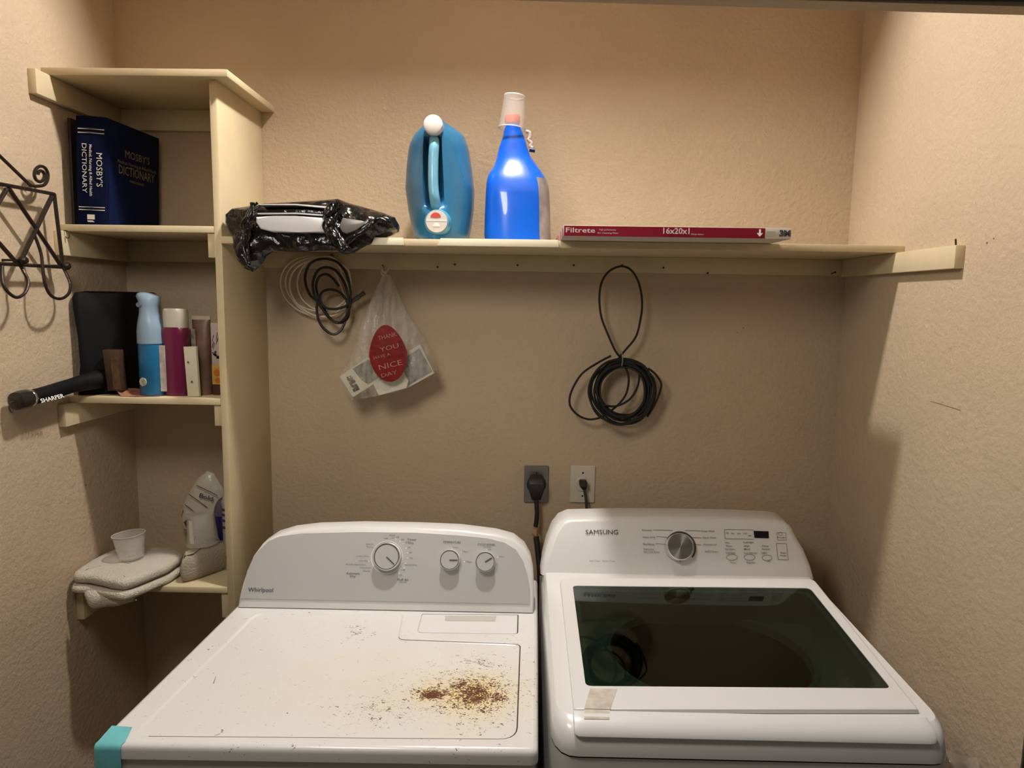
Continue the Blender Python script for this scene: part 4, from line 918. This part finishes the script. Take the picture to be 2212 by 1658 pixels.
slabpx('white_board', [(552, 468), (590, 466), (640, 466), (700, 470), (712, 474), (714, 494), (706, 501), (640, 501), (585, 500), (562, 494), (552, 480)], .06, wb, yw_, .0045)
slabpx('board_edge', [(556, 453), (640, 452), (706, 456), (706, 462), (640, 458), (556, 459)], .06, M['bagblack'], yw_+.004, .001)
slabpx('board_line', [(556, 460), (640, 459), (706, 464), (706, 466.5), (640, 461.5), (556, 462)], .06, wb, yw_+.002, .0005)
slabpx('board_line', [(558, 441), (640, 440), (710, 446), (710, 450), (640, 443), (558, 443)], .06, wb, yw_+.004, .0005)
slabpx('board', [(740, 470), (785, 477), (788, 484), (770, 497), (748, 505), (738, 500), (732, 488)], .05, mat('grey_board', (.16, .14, .13), .3), yw_+.006, .002)
def bunch(px, r, nn, seed, y=-.35):
    """a gathered rope of film"""
    rnd = random.Random(seed); g = []
    P_ = [at(a_, b2, y=y) for a_, b2 in px]
    for i in range(nn):
        o = [V((rnd.uniform(-r, r), rnd.uniform(-r, r)*.7, rnd.uniform(-r, r)*.4)) for _ in P_]
        g.append(tube([p+q_ for p, q_ in zip(P_, o)], lambda q2, s_=rnd.random()*6, r0=rnd.uniform(.3, .6): r*r0*(1+.5*math.sin(q2*14+s_)), 7, 5, flat=.6))
    return g
mk('gathered_film', bunch([(551, 440), (545, 462), (532, 484), (528, 512), (526, 545), (535, 572)], .010, 7, 1), M['bagblack'], t, ang=80)
mk('gathered_film', bunch([(730, 438), (712, 462), (708, 482), (722, 505), (738, 524), (748, 540)], .012, 9, 2, -.352), M['bagblack'], t, ang=80)
mk('gathered_film', bunch([(740, 530), (765, 512), (790, 492), (815, 474), (838, 478)], .008, 5, 3, -.338), M['bagblack'], t, ang=80)

# ================================================================== hanging things
M['whitecable'] = mat('white_cable', (.80, .70, .54), .45)
def loop(cx, cy, rx, ry, th, y, n=14, a0=0, a1=2*PI, dy=0):
    o = []
    for i in range(n):
        a = a0+(a1-a0)*i/n; x = rx*math.cos(a); z = ry*math.sin(a)
        o.append(at(cx+x*math.cos(th)-z*math.sin(th), cy+x*math.sin(th)+z*math.cos(th), y=y+dy*i/n))
    return o
n0 = at(721, 553, y=-.03)
path = []
for i, (cx, cy, rx, ry, th) in enumerate(((682, 618, 78, 63, .35), (690, 621, 66, 61, .45), (686, 614, 70, 57, .2), (700, 612, 58, 58, .5), (690, 624, 68, 56, .6))):
    path += loop(cx, cy, rx, ry, th, -.026-.003*i, 14, -1.2, 2*PI-1.2)
path = [n0+V((0, .003, -.004))]+path+[at(745, 640, y=-.035)]
mk('cable', tube(path, .0021, 6, 3), M['whitecable'], base=n0, label='coil of cream white cable hanging from a nail under the black bag', cat='cable')
path = [(759, 652), (740, 664), (715, 667), (697, 660), (691, 643), (697, 630), (715, 625), (735, 632), (748, 648), (754, 668), (750, 688), (735, 697), (715, 690), (697, 668), (680, 640), (676, 610), (686, 585), (703, 577), (722, 582), (738, 600), (749, 625), (752, 652), (748, 685), (737, 712), (720, 722), (700, 710), (688, 690), (684, 665), (686, 650),
        (672, 640), (662, 620), (659, 595), (668, 572), (685, 561), (706, 559), (728, 566), (745, 585), (755, 615), (757, 650), (750, 680), (733, 697), (716, 690), (700, 668), (687, 640), (683, 615), (690, 598), (704, 592), (718, 600), (732, 618)]
P_ = [at(x, y, y=-.052-.012*math.sin(i*.55)) for i, (x, y) in enumerate(path)]
t = thing('power_cable', 'coiled thick black cable with a short barrel plug hanging beside the white cable', 'cable', P_[34])
mk('cord', tube(P_, .0036, 8, 4), M['rubber'], t)
pl0, pl1 = P_[0], at(787, 632, y=-.056); dp_ = pl1-pl0; Lp = dp_.length
mk('plug', lathe([(.0038, -.004), (.0052, 0), (.0056, Lp*.3), (.0068, Lp*.32), (.0068, Lp*.62), (.0058, Lp*.65), (.0058, Lp*.85), (.0066, Lp*.86), (.0066, Lp), (.002, Lp)], pl0, dp_, 12), mat('dark_grey_plug', (.05, .045, .04), .45), t)

# clear bag with dye boxes
yc = -.085
nk = at(830, 579, y=-.04)
t = thing('plastic_bag', 'clear knotted plastic bag with a red print, hanging from a nail with small boxes inside', 'bag', nk)
sil = [(829, 590), (836, 592), (846, 606), (862, 640), (880, 676), (900, 704), (918, 730), (934, 765), (946, 796), (938, 806), (910, 822), (880, 838), (850, 848), (800, 858), (760, 864), (748, 850), (736, 822), (730, 812), (752, 780), (768, 740), (776, 708), (790, 668), (806, 628), (820, 597)]
S4 = [(p.x, p.z) for p in pp(sil, y=yc)]
film = bpy.data.materials.new('clear_film'); film.use_nodes = True; nt = film.node_tree; b_ = nt.nodes['Principled BSDF']
b_.inputs['Base Color'].default_value = (.80, .76, .68, 1); b_.inputs['Roughness'].default_value = .22; b_.inputs['Specular IOR Level'].default_value = .8
tcn = nt.nodes.new('ShaderNodeTexCoord'); mp = nt.nodes.new('ShaderNodeMapping'); mp.inputs['Scale'].default_value = (70, 10, 9); nn_ = nt.nodes.new('ShaderNodeTexNoise'); nn_.inputs['Scale'].default_value = 1; nn_.inputs['Detail'].default_value = 3
nt.links.new(tcn.outputs['Object'], mp.inputs[0]); nt.links.new(mp.outputs[0], nn_.inputs['Vector'])
mr = nt.nodes.new('ShaderNodeMapRange'); mr.inputs['From Min'].default_value = .4; mr.inputs['From Max'].default_value = .75; mr.inputs['To Min'].default_value = .09; mr.inputs['To Max'].default_value = .42
nt.links.new(nn_.outputs['Fac'], mr.inputs[0]); nt.links.new(mr.outputs[0], b_.inputs['Alpha'])
bp_ = nt.nodes.new('ShaderNodeBump'); bp_.inputs['Strength'].default_value = .6; bp_.inputs['Distance'].default_value = .004; nt.links.new(nn_.outputs['Fac'], bp_.inputs['Height']); nt.links.new(bp_.outputs[0], b_.inputs['Normal'])
ztop, zbot = S4[0][1], S4[14][1]
def fdep(v): return .25+.75*sm((ztop-v)/.16)
def fclear(u, v, w): return V((u, yc+.035*(1-fdep(v))-w*fdep(v), v))
mk('bag_film', pillow(S4, fclear, .045, .003, .010, 30, seed=5, wr=.0022, wdir=lambda u, v: (u-S4[0][0])/(.02+(ztop-v)*.6)*22), film, t, ang=80)
mk('knot', [tube([nk+V((-.006, 0, .004)), nk+V((-.003, -.008, -.006)), nk+V((.004, -.007, -.012)), nk+V((.006, -.002, -.004)), nk+V((-.002, .002, -.002)), nk+V((-.006, -.004, -.012)), nk+V((0, .0, -.020))], .0042, 8), tube([nk+V((.004, -.004, -.010)), nk+V((.010, -.006, -.006)), nk+V((.012, -.004, .0))], .0026, 6)], mat('white_knot', (.62, .56, .44), .4), t)
def inner(name, pts, lab_, y0_, dep, m):
    root_ = thing(name, lab_, 'box', sum((at(px, py, y=y0_) for px, py in pts), V())/len(pts)); return root_, mk('carton', slab([at(px, py, y=y0_) for px, py in pts], (0, dep, 0), .0008, 1), m, root_)
wc = mat('white_card2', (.66, .62, .50), .5)
r1, _o = inner('dye_box', [(733, 813), (795, 770), (830, 815), (762, 858)], 'small white dye box at the lower left inside the clear hanging bag', -.105, .03, wc)
mk('grey_picture', quad([at(px, py, y=-.1058) for px, py in ((762, 796), (797, 775), (822, 812), (795, 830), (778, 818))]), mat('grey_photo', (.22, .22, .17), .5, var=.5, vscale=45), r1)
bl0, bl1 = at(762, 846, y=-.106), at(746, 814, y=-.106)
mk('lettering', txt('Rit', bl0+V((.004, 0, 0)), bl1+V((.004, 0, 0)), V((1, 0, .55)), .016, lift=.0006, bold=.06, nrm=(0, -1, 0)), mat('dark_olive_print', (.07, .065, .03), .5), r1)
r2, _o = inner('box', [(852, 775), (908, 743), (938, 806), (880, 838), (862, 815)], 'small grey pictured box at the lower right inside the clear hanging bag', -.098, .03, mat('white_card3', (.60, .57, .50), .5))
mk('picture', quad([at(px, py, y=-.0988) for px, py in ((866, 778), (906, 752), (934, 802), (882, 832), (868, 808))]), mat('grey_photo2', (.25, .25, .23), .5, var=.6, vscale=30), r2)
r3, _o = inner('box', [(805, 828), (868, 800), (882, 822), (878, 838), (818, 854)], 'low white packet between the two boxes inside the clear hanging bag', -.112, .02, wc)
# red oval print on the film
oval = [(797+40*1, 700)]
ov = []
for i in range(28):
    a_ = 2*PI*i/28; ex = 41*math.cos(a_)*(1-.22*max(0, -math.sin(a_))); ey = 62*math.sin(a_)
    ov.append(at(838+ex*math.cos(-.12)-ey*math.sin(-.12), 763+ex*math.sin(-.12)+ey*math.cos(-.12), y=-.136))
mk('red_print', quad(ov), mat('red_oval_print', (.20, .008, .004), .4, bump=.5, bscale=60, var=.25, vscale=40), t)
def rt(s, px, py, w, h): return txt(s, at(px-w/2, py+w*.12, y=-.1372), at(px+w/2, py-w*.12, y=-.1372), V((0, 0, 1)), h)
mk('lettering', [rt('THANK', 838, 730, 40, .011), rt('YOU', 842, 755, 40, .012), rt('HAVE A', 826, 772, 36, .008), rt('NICE', 845, 793, 50, .014), rt('DAY', 842, 811, 34, .010)], mat('pink_ink', (.45, .20, .16), .5), t)

# black hose coil
t = thing('cable_coil', 'large bundled coil of thin black cable hanging by a long loop from the right nail', 'cable', at(1341, 576, y=-.05))
rnd = random.Random(4); g = []
for i in range(13):
    r0 = 50+rnd.random()*19; jx, jy = rnd.uniform(-4, 4), rnd.uniform(-4, 4); y0_ = -.03-.035*rnd.random()
    lp2 = []
    for k in range(16):
        a_ = 2*PI*k/16; rr2 = r0*(1+.04*math.sin(a_*2+i)+.03*rnd.uniform(-1, 1)); lp2.append(at(1346+jx+rr2*math.cos(a_), 842+jy+rr2*1.06*math.sin(a_), y=y0_+.006*math.sin(a_+i)))
    g.append(tube(lp2, .0032, 7, 3, True))
mk('coil', g, M['rubber'], t)
def strand(pts, ys): return tube([at(px, py, y=ys[0]+(ys[1]-ys[0])*i/(len(pts)-1)) for i, (px, py) in enumerate(pts)], .0031, 7, 5)
mk('hanging_loop', strand([(1345, 775), (1330, 759), (1314, 724), (1300, 688), (1295, 655), (1296, 625), (1303, 602), (1318, 584), (1341, 575), (1362, 582), (1377, 604), (1385, 632), (1387, 660), (1383, 692), (1373, 728), (1348, 759), (1335, 775)], (-.045, -.045)), M['rubber'], t)
mk('loose_loop', strand([(1320, 768), (1290, 784), (1256, 808), (1234, 846), (1231, 874), (1247, 895), (1270, 905), (1295, 902), (1320, 890)], (-.05, -.04)), M['rubber'], t)
mk('loose_strand', [strand([(1343, 780), (1355, 802), (1358, 824), (1352, 851), (1337, 872), (1318, 888)], (-.05, -.04)), strand([(1376, 785), (1381, 803), (1377, 835), (1359, 863), (1329, 877), (1302, 874)], (-.04, -.05)), strand([(1400, 795), (1416, 808), (1428, 828), (1424, 850), (1412, 878), (1398, 900)], (-.05, -.05))], M['rubber'], t)
mk('twist_tie', tube([at(1343, 760, y=-.072), at(1345, 775, y=-.078), at(1343, 790, y=-.072)], .0014, 6, 4), mat('grey_tie', (.22, .21, .20), .4), t)

# ================================================================== outlets
def rrect(cx, cz, hx, hz, r=.004): return rpoly([(cx-hx, cz-hz), (cx+hx, cz-hz), (cx+hx, cz+hz), (cx-hx, cz+hz)], r, 3)
def plate(px0, px1, py0, py1, m, name, lab, rad):
    a, b = at(px0, py0, y=-.004), at(px1, py1, y=-.004); cx_, cz = (a.x+b.x)/2, (a.z+b.z)/2; hx, hz = (b.x-a.x)/2, (a.z-b.z)/2
    t = thing(name, lab, 'outlet', (cx_, 0, cz)); pr = rrect(cx_, cz, hx, hz)
    mk('plate', loft([[V((x, y, z)) for x, z in offs(pr, o)] for o, y in ((0, -.0003), (0, -.003), (-.002, -.005))]), m, t)
    mk('receptacle', lathe([(rad, -.001), (rad, .0065), (rad*.94, .0075), (.001, .0075)], (cx_, 0, cz), (0, -1, 0), 32), m if name != 'dryer_outlet' else M['black'], t)
    for s_ in (-1, 1): mk('screw', lathe([(.0028, .004), (.0026, .0062), (.001, .0066)], (cx_, 0, cz+s_*hz*.62), (0, -1, 0), 10), M['nail'], t)
    return V((cx_, 0, cz))
o1 = plate(1133, 1184, 1005, 1086, mat('steel_plate', (.22, .21, .19), .35, metal=.5), 'dryer_outlet', 'dark grey metal outlet plate with a round heavy-duty socket', .028)
o2 = plate(1233, 1284, 1005, 1086, mat('ivory_plate', (.60, .55, .45), .45), 'wall_outlet', 'ivory outlet plate with a single round socket above the white washer', .021)
# heavy dryer plug and cord
c = V((at(1159, 1040, y=-.03).x, -.009, at(1159, 1042, y=-.03).z))
t = thing('power_cable', 'thick black dryer cord with a big angled plug and a patch of bare copper', 'cable', c)
pr_ = []
for z_, hw, y0_, y1_ in ((c.z+.020, .014, -.012, -.030), (c.z+.014, .020, -.009, -.040), (c.z+.000, .0225, -.009, -.048), (c.z-.020, .0215, -.010, -.046), (c.z-.038, .016, -.012, -.040), (c.z-.050, .013, -.014, -.034)):
    pr_.append([V((c.x+x, y, z_)) for x, y in rpoly([(-hw, y1_), (hw, y1_), (hw, y0_), (-hw, y0_)], .004, 3)])
pr_ = [[V((p.x+( .0), p.y, p.z)) for p in r_] for r_ in pr_]
mk('plug', loft(pr_), M['rubber'], t)
cA = V((c.x, -.026, c.z-.048))
c1, c2, c3, c4, c5 = at(1160, 1110, y=-.03), at(1157, 1137, y=-.032), at(1158, 1158, y=-.034), at(1163, 1200, y=-.05), at(1167, 1262, y=-.07)
mk('cord', tube([cA, c1, c2], .0066, 12, 4), M['rubber'], t)
mk('cord', tube([c3, c4, c5, c5+V((0, -.01, -.2))], .0085, 12, 4), M['rubber'], t)
cop = mat('bare_copper', (.62, .26, .14), .35, metal=.6)
mk('bare_wire', [tube([c2+V((.003, 0, .002)), (c2+c3)/2+V((.004, -.002, 0)), c3+V((.002, 0, -.002))], .0028, 8), tube([c3+V((.002, -.003, .0)), c3+V((-.005, -.005, .003)), c3+V((-.012, -.006, .010))], .0016, 6), tube([c3+V((.001, -.004, .001)), c3+V((-.006, -.006, -.001)), c3+V((-.009, -.006, .004))], .0014, 6), tube([c2+V((-.001, -.002, .001)), c2+V((-.003, -.004, -.006)), c2+V((-.006, -.003, -.003))], .0012, 6)], cop, t)
# washer plug and cord
c = V((at(1260, 1046, y=-.02).x, -.008, at(1260, 1046, y=-.02).z))
t = thing('power_cable', 'thin dark grey cord plugged into the ivory wall outlet', 'cable', c)
mk('plug', loft([[V((c.x+x+dx, y, z_)) for x, y in rpoly([(-hw, y1_), (hw, y1_), (hw, -.0085), (-hw, -.0085)], .003, 3)] for z_, hw, y1_, dx in ((c.z+.012, .009, -.022, -.001), (c.z+.008, .0115, -.028, -.001), (c.z-.004, .0105, -.030, 0), (c.z-.014, .006, -.024, .003))]), mat('dark_green_rubber', (.022, .024, .018), .5), t)
mk('cord', tube([V((c.x+.003, -.018, c.z-.013)), at(1266, 1080, y=-.022), at(1267, 1110, y=-.03), at(1267, 1150, y=-.05)], .0042, 10, 4), mat('dark_green_rubber2', (.03, .032, .024), .5), t)

# ================================================================== wrought-iron rack on the left wall
xr0 = XL+.035
def rk(px, py, dx=0): return at(px, py, x=xr0+dx)
t = thing('wall_rack', 'dark wrought iron wall rack with crossed bars, scroll and hooks', 'rack', rk(60, 570))
def bar(p, q, r=.0042): return tube([p, q], r, 8, 1)
mk('top_rail', bar(rk(-60, 386), rk(117, 419)), M['iron'], t)
mk('bottom_rail', bar(rk(-60, 566), rk(140, 577)), M['iron'], t)
mk('end_bar', bar(rk(117, 419), rk(136, 577)), M['iron'], t)
mk('cross_bar', bar(rk(18, 405), rk(132, 574), .0045), M['iron'], t)
mk('cross_bar', bar(rk(112, 424), rk(42, 568), .0050), M['iron'], t)
mk('cross_bar', bar(rk(-40, 482), rk(38, 570), .0045), M['iron'], t)
mk('cross_bar', bar(rk(14, 408), rk(-40, 500), .0045), M['iron'], t)
mk('sloped_bar', bar(rk(-20, 318), rk(66, 401), .0036), M['iron'], t)
spn = []
for i in range(26):
    f_ = i/25; a_ = 1.75-f_*2*PI*1.75; r_ = 24*(1-.72*f_); spn.append(rk(87+r_*.78*math.cos(a_), 378+r_*1.02*math.sin(a_)))
mk('scroll', tube([rk(64, 399), rk(74, 402)]+spn[1:], .0036, 8, 2), M['iron'], t)
for (pts) in ([(4, 574), (4, 600), (12, 624), (34, 642), (54, 632), (61, 608), (52, 588), (44, 574)], [(72, 500), (88, 545), (92, 575), (97, 612), (110, 638), (131, 645), (148, 634), (152, 615), (145, 595), (136, 577)], [(-70, 574), (-66, 600), (-58, 624), (-36, 640), (-16, 632), (-8, 608), (-18, 588), (-26, 574)]):
    mk('hook', tube([rk(px, py, .022*math.sin(PI*i/(len(pts)-1))) for i, (px, py) in enumerate(pts)], .0034, 8, 5), M['iron'], t)
for px, py in ((50, 562), (143, 574), (-30, 562)):
    q = rk(px, py, .01)
    mk('ball', lathe([(.001, -.010), (.006, -.0085), (.0092, -.004), (.010, 0), (.0092, .004), (.006, .0085), (.001, .010)], q, (1, 0, 0), 16), M['iron'], t)
    mk('wall_mount', tube([q, V((XL, q.y, q.z))], .003, 6, 1), M['iron'], t)

# crumpled clear plastic by the right side of the washer
yk = -.78
sil = [(2030, 1612), (2050, 1622), (2075, 1632), (2090, 1640), (2110, 1634), (2104, 1650), (2095, 1670), (2085, 1700), (2030, 1700)]
S5 = [(p.x, p.z) for p in pp(sil, y=yk)]; S5 = [(max(WX1+.012, x), z) for x, z in S5]
mn = S5[0][0]
S5 = [(mn, .80), (mn, S5[0][1])]+S5[1:7]+[(S5[6][0]+.01, .80)]
wrap = bpy.data.materials.new('crumpled_wrap'); wrap.use_nodes = True; nt = wrap.node_tree; b_ = nt.nodes['Principled BSDF']
b_.inputs['Base Color'].default_value = (.42, .36, .27, 1); b_.inputs['Roughness'].default_value = .12; b_.inputs['Alpha'].default_value = .45; b_.inputs['Specular IOR Level'].default_value = 1
mk('plastic_wrap', pillow(S5, lambda u, v, w: V((u, yk-w, v)), .03, .012, .010, 35, seed=9), wrap, base=(mn+.02, yk, .80), label='crumpled clear plastic wrap stuffed between the washer and right wall', cat='plastic wrap', ang=70)

# added out-of-view fitting: opaque shades block lamp light to darken the upper wall
t = thing('added_light_shade', 'added out-of-view metal fitting whose shades darken the upper wall', 'light shade', (-.15, -.54, ZC-.001))
mk('housing', box(-.45, .15, -.64, -.44, ZC-.05, ZC-.0005, .004), M['enamel'], t)
SHM = mat('bronze_metal', (.10, .075, .05), .5, metal=.3)
for s_ in (-1, 1): mk('shade', box(-.45, .15, -.54+s_*.10-.003, -.54+s_*.10+.003, ZC-.256, ZC-.0505, .001), SHM, t); mk('shade', box(-.15+s_*.30-.003, -.15+s_*.30+.003, -.637, -.443, ZC-.235, ZC-.0505, .001), SHM, t)

# small scuffs on the walls
sm_ = mat('scuff', (.16, .11, .07), .8)
def spot(p, n, r, st=1.0):
    n = V(n); a = V((0, 0, 1)); b = n.cross(a); return ([p+n*.0006+a*(r*math.sin(k)*random.uniform(.5, 1.2))+b*(r*st*math.cos(k)*random.uniform(.5, 1.2)) for k in range(6)], [list(range(6))])
O_ = bpy.data.objects
mk('scuff_mark', [spot(at(px, py, y=0), (0, -1, 0), r) for px, py, r in ((1606, 708, .0022), (1592, 718, .0018), (1124, 995, .0016), (1350, 470, .0014), (1655, 285, .0012), (1580, 825, .001))], sm_, O_['wall_back'], kind='stuff')
mk('scuff_mark', [spot(at(px, py, x=XR), (-1, 0, 0), r) for px, py, r in ((2132, 524, .003), (2147, 515, .002))]+[tube([at(px, py, x=XR-.0003) for px, py in ((2010, 866), (2040, 875), (2075, 886))], .0006, 4, 3)], sm_, O_['wall_right'], kind='stuff')
mk('scuff_mark', [spot(at(185, 1047, x=XL), (1, 0, 0), .003)], sm_, O_['wall_left'], kind='stuff')
